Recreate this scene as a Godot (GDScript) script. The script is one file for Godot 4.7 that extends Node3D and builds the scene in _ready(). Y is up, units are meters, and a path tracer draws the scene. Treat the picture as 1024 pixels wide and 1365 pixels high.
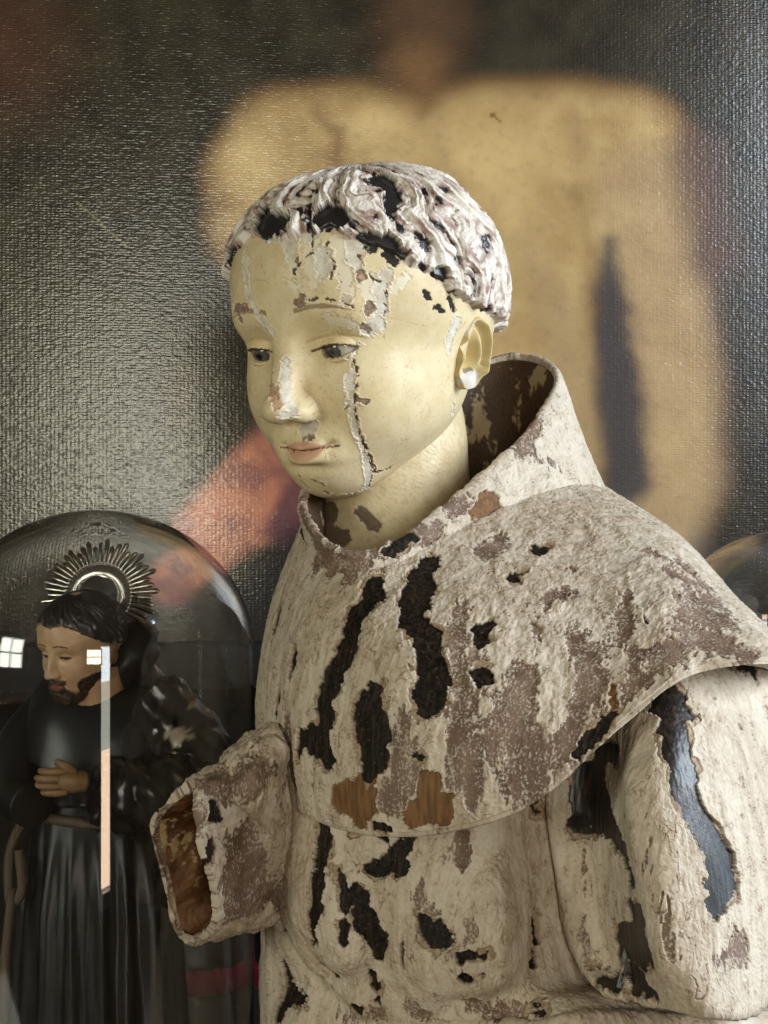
extends Node3D

const S := 0.00047607  # metres that one pixel of the photograph spans at one metre
var M := {}
var rng := RandomNumberGenerator.new()
var fbm := FastNoiseLite.new()
var fine := FastNoiseLite.new()
var ridge := FastNoiseLite.new()
var cell := FastNoiseLite.new()
var used := {}

const MARKS_CAPE := [
	[0, -8, -45, -1047, 4.8, -8, -57, -1032, 6.5, -19, -67, -1032, 7.7, -22, -81, -1023, 6.4, -29, -97, -1022, 8.2, -34, -107, -1025, 8.2, -39, -122, -1026, 7.6, -40, -135, -1023, 7.6, -42, -150, -1024, 10.5, -37, -159, -1015, 6.4],
	[0, -42, -147, -1024, 9.4, -54, -150, -1042, 7.1, -58, -160, -1050, 3.0],
	[0, 30, -33, -1058, 5.4, 23, -45, -1038, 8.9, 21, -55, -1023, 9.9, 17, -69, -1007, 6.9, 26, -77, -994, 7.4, 29, -91, -983, 7.9, 30, -102, -977, 10.1, 28, -112, -973, 9.4, 26, -120, -970, 5.0],
	[0, -8, -112, -994, 4.5, -11, -123, -995, 10.2, -9, -135, -989, 13.6, -7, -150, -984, 11.2, -11, -163, -985, 4.5],
	[0, -62, -94, -1074, 1.3, -62, -102, -1072, 4.3, -64, -114, -1072, 1.3],
	[0, -75, -55, -1149, 1.6, -79, -73, -1141, 3.3, -82, -91, -1137, 2.2],
	[0, -73, -119, -1092, 1.0, -76, -139, -1097, 2.1],
	[0, 66, -71, -994, 3.4, 62, -72, -993, 3.4, 60, -80, -986, 3.9, 58, -84, -983, 1.4],
	[0, 59, -98, -972, 3.9, 62, -103, -968, 3.3],
	[0, 105, -24, -1069, 4.9],
	[0, 106, -26, -1065, 4.3],
	[0, 86, -42, -1033, 4.7, 88, -40, -1036, 2.0],
	[0, 136, -121, -943, 1.8, 125, -133, -942, 3.2, 116, -145, -941, 1.1],
	[0, 23, -147, -963, 1.4],
	[0, 18, -149, -965, 0.9],
	[0, -6, -196, -983, 1.4, 4, -196, -976, 0.9],
	[1, 139, -107, -951, 3.3, 137, -118, -944, 3.2],
	[1, -29, -184, -1006, 9.2, -13, -178, -987, 12.4, -16, -190, -992, 9.1],
	[1, -10, -167, -984, 6.7, -13, -177, -987, 9.0],
	[1, 17, -186, -964, 7.2, 29, -180, -958, 11.5, 27, -164, -957, 7.7],
	[1, 35, -174, -954, 6.0],
	[2, 71, -21, -1073, 12.3, 65, -28, -1060, 7.3],
	[2, 88, -97, -968, 7.7, 81, -111, -959, 11.0, 76, -137, -948, 19.5, 80, -158, -943, 18.3],
	[2, 52, -114, -965, 7.7, 49, -127, -960, 9.9, 51, -161, -948, 13.0],
	[2, 123, -78, -983, 5.6, 127, -99, -960, 12.1, 127, -120, -945, 9.7, 111, -138, -942, 10.8],
	[2, 191, -56, -1003, 13.7, 187, -77, -969, 14.4, 167, -90, -953, 6.5],
	[2, 157, -52, -1012, 1.9, 151, -75, -980, 2.8, 153, -99, -952, 5.4],
	[2, 206, -48, -1033, 15.3, 202, -73, -979, 13.4],
	[2, 161, -90, -956, 8.7, 176, -86, -955, 8.7],
	[2, 113, -112, -955, 14.2, 130, -112, -950, 11.9],
	[2, 100, -136, -945, 15.1, 84, -152, -944, 15.1],
	[2, 186, -29, -1060, 6.1, 205, -39, -1056, 7.2],
	[2, 206, -73, -982, 6.7, 216, -86, -959, 7.7],
	[2, 4, -179, -972, 7.8],
	[2, -42, -31, -1094, 7.5, -20, -38, -1061, 6.7, -4, -34, -1059, 4.8],
	[2, 47, -57, -1012, 3.5, 47, -88, -981, 4.5, 48, -101, -973, 5.6],
	[2, 11, -129, -976, 3.3, 15, -151, -966, 4.4, 13, -169, -965, 5.5],
	[2, 116, -38, -1042, 4.8, 107, -57, -1011, 5.8, 98, -70, -993, 4.5],
	[2, -67, -142, -1073, 4.9, -62, -181, -1062, 6.1],
	[3, 130, -9, -1103, 18.9, 92, -43, -1031, 17.7],
	[3, 172, -52, -1007, 6.9, 173, -73, -973, 5.6],
	[3, 105, -100, -964, 5.5, 101, -125, -949, 6.5],
	[4, 159, -41, -1032, 0.6, 159, -59, -998, 0.8, 163, -66, -988, 0.6, 164, -75, -974, 0.6, 166, -85, -961, 0.6],
	[4, 174, -67, -982, 0.6, 174, -77, -967, 0.6],
	[4, 106, -29, -1059, 0.6, 100, -35, -1048, 0.6, 91, -42, -1033, 0.6, 98, -48, -1024, 0.6],
	[4, 87, -46, -1027, 0.6, 83, -49, -1021, 0.6],
	[4, 90, -43, -1031, 0.6, 93, -52, -1018, 0.6],
	[4, 111, -63, -1003, 0.6, 120, -52, -1020, 0.6, 128, -43, -1034, 0.6],
	[4, 143, -4, -1117, 0.6, 142, -24, -1070, 0.6, 135, -38, -1042, 0.6],
	[4, 72, -47, -1023, 0.6, 68, -65, -1000, 0.6, 70, -83, -982, 0.6]]
const MARKS_COLLAR := [
	[1, 67, 0, -1112, 6.4, 77, 7, -1124, 7.7, 78, 10, -1128, 5.2],
	[1, 65, -7, -1106, 3.8, 79, 1, -1121, 4.5],
	[0, 64, -11, -1102, 1.3, 74, -8, -1112, 1.6, 83, -3, -1121, 1.6],
	[2, -59, 11, -1152, 7.9, -58, -4, -1122, 7.7],
	[2, -54, -9, -1109, 6.3, -48, -24, -1097, 8.8, -32, -32, -1072, 8.6, -11, -32, -1060, 9.7, 9, -23, -1068, 9.2, 23, -11, -1081, 6.2],
	[2, -37, -27, -1077, 6.1, -6, -27, -1062, 7.3],
	[2, 25, -20, -1074, 4.9, 40, -9, -1089, 5.0, 53, 6, -1109, 3.8],
	[0, 4, -27, -1064, 3.6, 17, -17, -1074, 3.1],
	[2, 120, 71, -1209, 5.5, 105, 46, -1176, 5.4, 129, 35, -1188, 6.8]]
const MARKS_TUNIC := [
	[5, -3, -219, -1030, 1.5, 0, -260, -1017, 1.9, -2, -293, -1023, 1.9, -18, -312, -1040, 2.0, -41, -315, -1069, 2.0, -54, -294, -1067, 1.5],
	[5, -81, -195, -1132, 1.6, -77, -246, -1107, 1.6, -75, -290, -1108, 1.6, -57, -316, -1092, 2.1, -37, -332, -1072, 3.1, -19, -342, -1056, 3.0],
	[5, 98, -199, -1014, 1.9, 102, -249, -1012, 2.9, 97, -286, -999, 2.9, 84, -303, -990, 3.4, 42, -316, -1005, 2.9],
	[6, -16, -328, -1049, 3.6, 43, -330, -1019, 4.1, 84, -322, -997, 3.4],
	[0, -42, -211, -1054, 4.2, -41, -224, -1049, 6.0, -43, -235, -1046, 4.8, -45, -249, -1044, 5.4, -46, -264, -1043, 4.8, -48, -280, -1048, 3.0, -48, -295, -1057, 1.5, -43, -309, -1063, 3.0, -35, -314, -1061, 3.6],
	[0, -28, -236, -1032, 1.5, -26, -248, -1027, 2.9, -26, -261, -1025, 2.0, -27, -281, -1026, 1.2],
	[0, -18, -247, -1027, 4.1, -15, -258, -1025, 5.9, -10, -268, -1024, 6.4, -6, -278, -1022, 5.3, -4, -289, -1023, 2.9],
	[0, -9, -305, -1032, 2.0, -3, -321, -1038, 2.0],
	[0, -18, -210, -1038, 1.5],
	[0, -4, -211, -1032, 2.0, 2, -216, -1028, 1.5],
	[0, 14, -212, -1019, 3.5, 7, -224, -1023, 7.0, 10, -230, -1019, 5.8],
	[0, 7, -226, -1022, 5.8, -7, -232, -1029, 4.1],
	[0, 24, -259, -1001, 3.4, 30, -266, -996, 8.0, 36, -269, -991, 6.8],
	[0, 49, -277, -982, 2.8, 61, -277, -978, 2.8],
	[0, 56, -282, -980, 1.4],
	[0, 51, -292, -985, 3.4, 54, -291, -983, 1.9],
	[0, 61, -288, -981, 1.9],
	[0, -72, -322, -1123, 2.1, -67, -340, -1118, 8.3, -74, -355, -1117, 7.7],
	[0, -66, -341, -1114, 5.7, -57, -338, -1096, 3.1],
	[0, -74, -287, -1106, 1.6, -73, -294, -1107, 2.1],
	[0, 99, -260, -1008, 1.9, 100, -272, -1005, 2.9],
	[0, 98, -279, -1001, 1.9, 98, -286, -999, 1.9],
	[0, 95, -186, -1010, 2.9, 99, -194, -1014, 1.4],
	[0, 94, -310, -988, 2.8, 98, -311, -983, 1.9],
	[0, -16, -331, -1051, 3.6, -19, -335, -1054, 3.0],
	[2, 31, -258, -998, 10.3, 37, -273, -989, 10.2, 31, -283, -993, 5.7],
	[2, 47, -204, -1002, 5.7, 45, -218, -1000, 8.0, 37, -222, -1003, 3.4],
	[2, 21, -243, -1007, 4.0, 23, -254, -1003, 4.6],
	[2, 45, -242, -992, 3.4, 50, -254, -985, 3.4, 60, -266, -978, 1.9],
	[2, -32, -342, -1069, 8.5, -6, -333, -1046, 8.4, 4, -326, -1037, 4.7],
	[2, -42, -321, -1076, 6.1, -50, -311, -1076, 3.7, -63, -302, -1090, 3.1],
	[2, 108, -241, -1017, 2.9, 109, -265, -1016, 3.5],
	[2, 23, -313, -1014, 4.6, 52, -317, -1004, 5.2, 70, -317, -1000, 4.6],
	[2, -58, -344, -1090, 7.5, -37, -342, -1073, 7.4],
	[2, 23, -323, -1023, 7.0, 61, -320, -1005, 8.0, 89, -315, -993, 5.7],
	[2, -79, -207, -1122, 3.2, -77, -241, -1108, 3.2, -79, -268, -1110, 3.2],
	[4, 69, -216, -993, 0.6, 71, -229, -987, 0.6, 79, -247, -985, 0.6],
	[4, 12, -268, -1009, 0.6, 14, -298, -1013, 0.6],
	[4, 52, -261, -982, 0.6, 64, -270, -978, 0.6]]
const MARKS_RIGHT := [
	[5, 122, -204, -1002, 1.9, 126, -248, -1005, 1.9, 133, -284, -997, 1.9],
	[6, 149, -160, -940, 3.2, 153, -205, -921, 3.7, 164, -261, -909, 3.6],
	[0, 164, -116, -957, 3.8, 172, -114, -956, 11.5, 179, -119, -952, 7.1],
	[0, 173, -122, -947, 7.6, 174, -135, -935, 8.0, 177, -149, -930, 9.0, 177, -160, -926, 9.0, 182, -171, -925, 6.3, 187, -183, -924, 6.9, 193, -195, -926, 7.9, 198, -207, -927, 10.1, 199, -218, -926, 11.6, 196, -227, -922, 7.9],
	[0, 132, -171, -999, 13.7, 134, -186, -994, 17.0, 124, -198, -1002, 6.3],
	[0, 136, -190, -990, 13.6, 140, -194, -977, 7.8, 144, -204, -956, 5.5, 147, -216, -942, 3.2, 148, -239, -952, 1.8, 151, -243, -932, 9.0, 151, -263, -949, 14.6, 147, -266, -973, 11.1],
	[0, 154, -259, -930, 10.6, 157, -265, -923, 5.3],
	[0, 152, -283, -968, 8.3, 160, -287, -942, 3.2],
	[0, 136, -154, -995, 7.4, 144, -148, -977, 4.5],
	[0, 132, -287, -994, 1.9, 140, -291, -980, 3.4, 155, -289, -961, 4.9],
	[0, 229, -96, -1017, 4.7, 241, -102, -1028, 5.3, 242, -107, -1026, 2.0],
	[0, 247, -127, -1017, 1.9],
	[0, 211, -94, -998, 3.4, 223, -94, -1012, 4.6],
	[2, 151, -159, -936, 3.7, 150, -171, -931, 4.8, 152, -184, -925, 4.8, 155, -198, -921, 3.2, 157, -212, -916, 2.6, 162, -235, -910, 3.1, 166, -254, -908, 2.6],
	[2, 121, -219, -1004, 2.9, 123, -243, -1005, 3.4, 126, -271, -1004, 3.4, 132, -284, -997, 2.8],
	[2, 196, -261, -919, 7.4, 212, -256, -930, 6.4],
	[4, 190, -120, -957, 0.6, 191, -132, -948, 0.6, 192, -147, -940, 0.6],
	[4, 221, -130, -980, 0.6, 220, -151, -966, 0.6, 230, -174, -969, 0.6, 233, -186, -970, 0.6]]
const MARKS_LEFT := [
	[2, -107, -180, -1055, 9.6, -90, -173, -1044, 8.3],
	[2, -145, -222, -1118, 8.9, -151, -257, -1131, 7.8],
	[0, -112, -192, -1037, 3.0, -111, -198, -1036, 4.7],
	[0, -89, -163, -1055, 1.5, -86, -162, -1055, 1.0],
	[0, -114, -215, -1035, 1.5, -116, -230, -1032, 1.5],
	[2, -96, -249, -1051, 8.4, -93, -218, -1049, 7.2, -101, -263, -1049, 8.4],
	[2, -84, -230, -1054, 6.0, -83, -264, -1073, 6.1]]
const MARKS_HEAD := [
	[3, -67, 188, -1105, 4.7, -62, 164, -1098, 3.7],
	[3, -51, 187, -1097, 6.8, -48, 159, -1094, 4.7],
	[3, -31, 189, -1094, 6.8, -26, 153, -1090, 5.2],
	[3, -10, 158, -1091, 7.8, -3, 135, -1100, 6.3],
	[3, -40, 135, -1095, 3.7, -22, 131, -1095, 3.6],
	[3, -86, 132, -1124, 3.2, -79, 114, -1122, 3.2],
	[3, -66, 75, -1102, 4.7],
	[3, -98, 179, -1130, 3.2, -96, 154, -1127, 2.7],
	[3, 15, 162, -1099, 3.7, 7, 156, -1097, 3.1],
	[3, -59, 156, -1098, 2.6, -69, 163, -1102, 2.1],
	[0, -109, 201, -1155, 2.7, -113, 194, -1162, 3.3, -121, 185, -1186, 2.8],
	[0, -95, 230, -1147, 2.7, -88, 227, -1144, 4.4, -88, 213, -1129, 5.9, -82, 202, -1117, 6.9],
	[0, -81, 204, -1119, 5.3, -71, 204, -1107, 5.8],
	[0, -43, 208, -1096, 8.9, -36, 206, -1097, 8.9],
	[0, -38, 200, -1098, 4.7],
	[0, -2, 236, -1128, 6.4, 4, 228, -1120, 4.3],
	[0, 6, 224, -1117, 3.2, 4, 212, -1105, 2.6, 2, 199, -1091, 2.6],
	[0, -14, 187, -1092, 2.6, -9, 184, -1093, 4.7],
	[0, 1, 192, -1089, 3.6, 3, 180, -1095, 4.7, 7, 174, -1095, 3.6],
	[0, 12, 181, -1091, 3.6, 15, 178, -1093, 2.6],
	[0, 23, 191, -1101, 1.6, 28, 187, -1103, 3.2],
	[0, 53, 180, -1119, 4.8, 50, 169, -1112, 3.2],
	[0, 38, 166, -1111, 3.2],
	[0, 29, 155, -1108, 2.1, 31, 151, -1111, 2.6],
	[0, 46, 153, -1124, 2.1, 50, 146, -1132, 2.7],
	[0, 37, 145, -1119, 2.7, 42, 143, -1124, 2.1],
	[0, 67, 174, -1135, 2.2, 59, 159, -1125, 2.7],
	[0, 82, 172, -1157, 1.7, 76, 158, -1151, 1.6],
	[0, 47, 211, -1129, 2.1, 55, 231, -1155, 1.6],
	[5, -42, 178, -1093, 6.2, -41, 170, -1092, 6.2, -44, 163, -1093, 2.1],
	[5, -68, 192, -1106, 5.8, -64, 179, -1101, 3.7],
	[5, -52, 195, -1101, 7.3],
	[5, -22, 196, -1092, 7.3, -19, 183, -1092, 5.7, -20, 175, -1090, 4.7],
	[5, -24, 175, -1090, 2.1, -19, 173, -1090, 4.2],
	[5, 2, 164, -1094, 4.7, -4, 153, -1093, 3.6],
	[5, -2, 149, -1095, 4.2, -1, 140, -1099, 3.1],
	[5, -5, 131, -1101, 6.3, -12, 128, -1100, 4.2],
	[5, -27, 146, -1090, 3.1],
	[5, -18, 170, -1090, 3.1],
	[5, -101, 188, -1139, 1.2, -99, 170, -1130, 1.6, -97, 156, -1129, 1.6, -92, 146, -1124, 1.6, -87, 136, -1122, 1.9, -77, 126, -1115, 1.3],
	[5, -69, 106, -1109, 2.1, -70, 96, -1107, 2.6, -68, 79, -1103, 3.2, -63, 71, -1103, 2.6],
	[5, -72, 68, -1101, 1.3, -62, 69, -1105, 1.6],
	[5, -53, 61, -1122, 5.9, -60, 58, -1127, 2.1],
	[5, -18, 117, -1106, 1.6, -24, 112, -1106, 2.1, -25, 108, -1105, 0.6, -21, 98, -1105, 0.6, -24, 93, -1105, 3.7, -23, 82, -1107, 2.1, -23, 71, -1110, 1.3, -20, 61, -1115, 2.4, -16, 48, -1124, 1.1, -13, 39, -1133, 1.3, -11, 29, -1144, 3.0, -13, 18, -1160, 2.2],
	[5, 52, 137, -1140, 3.8, 48, 126, -1142, 4.3, 47, 118, -1146, 1.6],
	[5, 51, 79, -1168, 1.1, 51, 71, -1177, 1.1],
	[5, -85, 135, -1122, 2.7],
	[2, -57, 150, -1098, 2.6, -59, 146, -1100, 4.2],
	[2, -10, 142, -1094, 4.7, -11, 140, -1094, 4.2],
	[2, -15, 129, -1098, 2.6, -10, 127, -1101, 2.1],
	[2, -108, 148, -1146, 3.8, -98, 146, -1131, 2.7],
	[2, -104, 140, -1141, 3.3],
	[2, -16, 164, -1090, 4.2],
	[2, -53, 53, -1123, 2.1, -59, 53, -1126, 1.1, -49, 53, -1121, 1.6],
	[2, -20, 81, -1107, 1.1, -15, 77, -1108, 1.6, -10, 78, -1108, 0.6],
	[2, -26, 73, -1110, 1.6],
	[2, -61, 176, -1098, 2.1],
	[2, -52, 23, -1138, 1.1, -43, 20, -1139, 1.4],
	[2, -44, 15, -1147, 0.7, -23, 14, -1156, 0.8, -2, 17, -1178, 1.1],
	[2, -10, 41, -1133, 1.1, -8, 30, -1147, 1.6],
	[2, -114, 161, -1159, 1.1, -118, 171, -1169, 0.8],
	[1, -79, 105, -1120, 2.1, -78, 89, -1112, 3.7, -75, 74, -1100, 3.7],
	[1, -15, 163, -1090, 2.6],
	[4, -22, 109, -1105, 0.6, -18, 96, -1105, 0.6, -21, 77, -1108, 0.6, -17, 55, -1119, 0.6, -10, 38, -1135, 0.6, -8, 29, -1148, 0.7, 2, 31, -1159, 0.8, 12, 38, -1160, 0.6],
	[4, -65, 45, -1131, 0.6, -63, 33, -1136, 0.6, -60, 23, -1145, 0.6, -55, 17, -1150, 0.6],
	[4, -39, 190, -1095, 0.6, -40, 181, -1093, 0.6, -34, 172, -1091, 0.6, -37, 161, -1091, 0.6],
	[4, -56, 148, -1098, 0.6, -43, 148, -1093, 0.6, -30, 146, -1090, 0.6, -20, 141, -1090, 0.6],
	[4, -50, 194, -1100, 0.6, -50, 181, -1095, 0.6, -63, 169, -1099, 0.6],
	[4, -18, 178, -1091, 0.6, -13, 167, -1090, 0.6, -7, 161, -1092, 0.6, 2, 158, -1094, 0.6],
	[4, 2, 158, -1094, 0.6, 1, 145, -1097, 0.6, 0, 132, -1103, 0.6],
	[4, -63, 169, -1099, 0.6, -61, 161, -1099, 0.6],
	[4, -31, 167, -1090, 0.6, -30, 154, -1090, 0.6]]
const MARKS_NECK := [
	[2, -56, -4, -1219, 12.5, -41, -1, -1191, 9.5, -48, -16, -1196, 8.2, -30, -19, -1176, 6.7],
	[2, -18, 1, -1174, 4.0, -7, -10, -1169, 5.3],
	[5, 52, 31, -1195, 4.1],
	[5, -4, 7, -1171, 1.7]]

func at(x: float, y: float, d: float) -> Vector3:
	return Vector3((x - 512.0) * S * d, (682.5 - y) * S * d, -d)

func lin(r: float, g: float, b: float) -> Color:
	return Color(r, g, b).linear_to_srgb()

func numbered(called: String) -> String:
	var n: int = used.get(called, 0)
	used[called] = n + 1
	return called if n == 0 else "%s_%03d" % [called, n]

func tag(o: Node, label: String, category: String, group := "") -> Node:
	o.set_meta("label", label)
	o.set_meta("category", category)
	if group: o.set_meta("group", group)
	return o

func thing(called: String, base: Vector3, label: String, category: String, group := "") -> Node3D:
	var o := Node3D.new()
	o.name = numbered(called)
	add_child(o)
	o.position = base
	return tag(o, label, category, group)

func obj(called: String, mesh: Mesh, mats, parent: Node, base := Vector3.ZERO) -> MeshInstance3D:
	var o := MeshInstance3D.new()
	o.name = called
	o.mesh = mesh
	parent.add_child(o, true)
	o.position = base
	if mats is Array:
		for k in mesh.get_surface_count(): o.set_surface_override_material(k, mats[int(mesh.surface_get_name(k))])
	else:
		o.material_override = mats
	return o

func struct(called: String, mesh: Mesh, m: Material, base := Vector3.ZERO) -> MeshInstance3D:
	var o := obj(called, mesh, m, self, base)
	o.set_meta("kind", "structure")
	return o

func mat(c: Color, rough: float, spec := 0.5, metal := 0.0) -> StandardMaterial3D:
	var m := StandardMaterial3D.new()
	m.albedo_color = c
	m.roughness = rough
	m.metallic_specular = spec
	m.metallic = metal
	return m

func painted(rough: float, spec := 0.5) -> StandardMaterial3D:
	var m := mat(Color.WHITE, rough, spec)
	m.vertex_color_use_as_albedo = true
	return m

# ---------------------------------------------------------------- surfaces
# A surface through a grid of points: ctrl is a list of columns, seg / rows say how many steps lie between neighbours.
func loft(ctrl: Array, closed: bool, seg: Array, rows: Array) -> Dictionary:
	var nc := ctrl.size()
	var cols := []
	for c in nc:
		var src: Array = ctrl[c]
		var line := PackedVector3Array()
		for r in src.size() - 1:
			var a: Vector3 = src[r]
			var b: Vector3 = src[r + 1]
			var pre: Vector3 = src[r - 1] if r > 0 else a * 2.0 - b
			var post: Vector3 = src[r + 2] if r + 2 < src.size() else b * 2.0 - a
			for k in rows[r]:
				line.append(a.cubic_interpolate(b, pre, post, float(k) / rows[r]))
		line.append(src[-1])
		cols.append(line)
	var nv: int = cols[0].size()
	var spans := nc if closed else nc - 1
	var nu := 0 if closed else 1
	for c in spans: nu += int(seg[c])
	var P := PackedVector3Array()
	P.resize(nu * nv)
	var i := 0
	for j in nv:
		for c in spans:
			var a: Vector3 = cols[c][j]
			var b: Vector3 = cols[(c + 1) % nc][j]
			var pre: Vector3 = cols[(c + nc - 1) % nc][j] if closed or c > 0 else a * 2.0 - b
			var post: Vector3 = cols[(c + 2) % nc][j] if closed or c + 2 < nc else b * 2.0 - a
			var n: int = seg[c]
			for k in n:
				P[i] = a.cubic_interpolate(b, pre, post, float(k) / n)
				i += 1
		if not closed:
			P[i] = cols[nc - 1][j]
			i += 1
	return {"P": P, "nu": nu, "nv": nv, "closed": closed}

func normals(P: PackedVector3Array, nu: int, nv: int, closed: bool, side: float) -> PackedVector3Array:
	var N := PackedVector3Array()
	N.resize(P.size())
	for j in nv:
		var up := maxi(j - 1, 0) * nu
		var dn := mini(j + 1, nv - 1) * nu
		for i in nu:
			var l := i - 1
			var r := i + 1
			if l < 0: l = nu - 1 if closed else 0
			if r >= nu: r = 0 if closed else nu - 1
			var n := (P[j * nu + r] - P[j * nu + l]).cross(P[up + i] - P[dn + i])
			N[j * nu + i] = n.normalized() * side if n.length_squared() > 1e-20 else Vector3.UP
	return N

# H lifts the surface along its normal, C colours it, K sorts it into materials (255 leaves a face out)
func skin(g: Dictionary, H: PackedFloat32Array, C: PackedColorArray, K: PackedByteArray, side := 1.0, classes := 1, base := Vector3.ZERO) -> ArrayMesh:
	var nu: int = g.nu
	var nv: int = g.nv
	var closed: bool = g.closed
	var Q: PackedVector3Array = g.P.duplicate()
	if H.size():
		var N0 := normals(Q, nu, nv, closed, side)
		for i in Q.size(): Q[i] += N0[i] * H[i]
	var N := normals(Q, nu, nv, closed, side)
	var mesh := ArrayMesh.new()
	for k in classes:
		var remap := PackedInt32Array()
		remap.resize(Q.size())
		remap.fill(-1)
		var V := PackedVector3Array()
		var NN := PackedVector3Array()
		var CC := PackedColorArray()
		var I := PackedInt32Array()
		for j in nv - 1:
			for i in (nu if closed else nu - 1):
				var a := j * nu + i
				if K.size() and K[a] != k: continue
				var b := j * nu + (i + 1) % nu
				var q := [a, b, b + nu, a + nu]
				for e in 4:
					var o: int = q[e]
					if remap[o] < 0:
						remap[o] = V.size()
						V.append(Q[o] - base)
						NN.append(N[o])
						if C.size(): CC.append(C[o])
				var p0 := remap[a]
				var p1 := remap[b]
				var p2 := remap[b + nu]
				var p3 := remap[a + nu]
				if side > 0.0: I.append_array(PackedInt32Array([p0, p1, p2, p0, p2, p3]))
				else: I.append_array(PackedInt32Array([p0, p2, p1, p0, p3, p2]))
		if I.is_empty(): continue
		var arr := []
		arr.resize(Mesh.ARRAY_MAX)
		arr[Mesh.ARRAY_VERTEX] = V
		arr[Mesh.ARRAY_NORMAL] = NN
		if C.size(): arr[Mesh.ARRAY_COLOR] = CC
		arr[Mesh.ARRAY_INDEX] = I
		mesh.add_surface_from_arrays(Mesh.PRIMITIVE_TRIANGLES, arr, [], {}, 0)
		mesh.surface_set_name(mesh.get_surface_count() - 1, str(k))
	return mesh

func plain_skin(g: Dictionary, side := 1.0, base := Vector3.ZERO) -> ArrayMesh:
	return skin(g, PackedFloat32Array(), PackedColorArray(), PackedByteArray(), side, 1, base)

func lathe(profile: Array, n: int) -> Dictionary:   # profile: Vector2(radius, height) from the top down
	var P := PackedVector3Array()
	for p in profile:
		for i in n:
			var t := TAU * i / n
			P.append(Vector3(p.x * cos(t), p.y, -p.x * sin(t)))
	return {"P": P, "nu": n, "nv": profile.size(), "closed": true}

func tube(path: Array, radii: Array, n := 10, steps := 6) -> Dictionary:   # a round bar along a smooth path
	var pts := PackedVector3Array()
	var rad := PackedFloat32Array()
	for k in path.size() - 1:
		var a: Vector3 = path[k]
		var b: Vector3 = path[k + 1]
		var pre: Vector3 = path[k - 1] if k > 0 else a * 2.0 - b
		var post: Vector3 = path[k + 2] if k + 2 < path.size() else b * 2.0 - a
		for s in steps:
			pts.append(a.cubic_interpolate(b, pre, post, float(s) / steps))
			rad.append(lerpf(radii[k], radii[k + 1], float(s) / steps))
	pts.append(path[-1])
	rad.append(radii[-1])
	var P := PackedVector3Array()
	var side := Vector3.ZERO
	var last := pts.size() - 1
	for k in range(-1, pts.size() + 1):
		var m := clampi(k, 0, last)
		var t := (pts[mini(m + 1, last)] - pts[maxi(m - 1, 0)]).normalized()
		if side == Vector3.ZERO: side = t.cross(Vector3(0.31, 0.2, 0.93)).normalized()
		side = (side - t * side.dot(t)).normalized()
		var other := t.cross(side)
		var r := rad[m] if k == m else 0.0001
		for i in n:
			var a := TAU * i / n
			P.append(pts[m] + side * cos(a) * r + other * sin(a) * r)
	return {"P": P, "nu": n, "nv": pts.size() + 2, "closed": true}

func joined(list: Array, base := Vector3.ZERO, side := 1.0) -> ArrayMesh:   # several surfaces in one mesh of one material
	var st := SurfaceTool.new()
	st.begin(Mesh.PRIMITIVE_TRIANGLES)
	for g in list: st.append_from(plain_skin(g, side), 0, Transform3D(Basis(), -base))
	return st.commit()

# ---------------------------------------------------------------- marks
# Distance from every point of a surface to each kind of mark on it (metres, negative inside). A mark is a chain of x, y, z, radius in millimetres.
func mark_fields(g: Dictionary, marks: Array, kinds: int, reach := 0.03) -> Array:
	var P: PackedVector3Array = g.P
	var nu: int = g.nu
	var nv: int = g.nv
	var D := []
	for k in kinds:
		var f := PackedFloat32Array()
		f.resize(P.size())
		f.fill(1.0)
		D.append(f)
	var T := 16
	var tiles := []
	for tj in range(0, nv, T):
		for ti in range(0, nu, T):
			var box := AABB(P[tj * nu + ti], Vector3.ZERO)
			for j in range(tj, mini(tj + T, nv), 3):
				for i in range(ti, mini(ti + T, nu), 3): box = box.expand(P[j * nu + i])
			tiles.append([ti, tj, box.grow(0.003)])
	for k in kinds:
		var f: PackedFloat32Array = D[k]
		for m in marks:
			if int(m[0]) != k: continue
			var n: int = (m.size() - 1) / 4
			for s in maxi(n - 1, 1):
				var e := mini(s + 1, n - 1)
				var a := Vector3(m[1 + s * 4], m[2 + s * 4], m[3 + s * 4]) * 0.001
				var b := Vector3(m[1 + e * 4], m[2 + e * 4], m[3 + e * 4]) * 0.001
				var ra := float(m[4 + s * 4]) * 0.001
				var rb := float(m[4 + e * 4]) * 0.001
				var ab := b - a
				var inv := 1.0 / maxf(ab.length_squared(), 1e-9)
				var area := AABB(a, Vector3.ZERO).expand(b).grow(maxf(ra, rb) + reach)
				for t in tiles:
					var box: AABB = t[2]
					if not area.intersects(box): continue
					for j in range(t[1], mini(t[1] + T, nv)):
						for i in range(j * nu + int(t[0]), j * nu + mini(int(t[0]) + T, nu)):
							var ap := P[i] - a
							var h := clampf(ap.dot(ab) * inv, 0.0, 1.0)
							var d := (ap - ab * h).length() - lerpf(ra, rb, h)
							if d < f[i]: f[i] = d
		D[k] = f
	return D


# ---------------------------------------------------------------- worn paint
const BLACK := 0   # bare blackened wood or old black paint
const WOOD := 1    # bare orange wood
const BROWN := 2   # mauve brown ground showing through, soft edged
const CHALK := 3   # chalk layer kept
const CRACK := 4   # open crack
const GROOVE := 5  # carved furrow in the robe
const RIDGE := 6   # carved ridge in the robe
const WHITE := 5   # loss of the flesh paint down to white chalk

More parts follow.
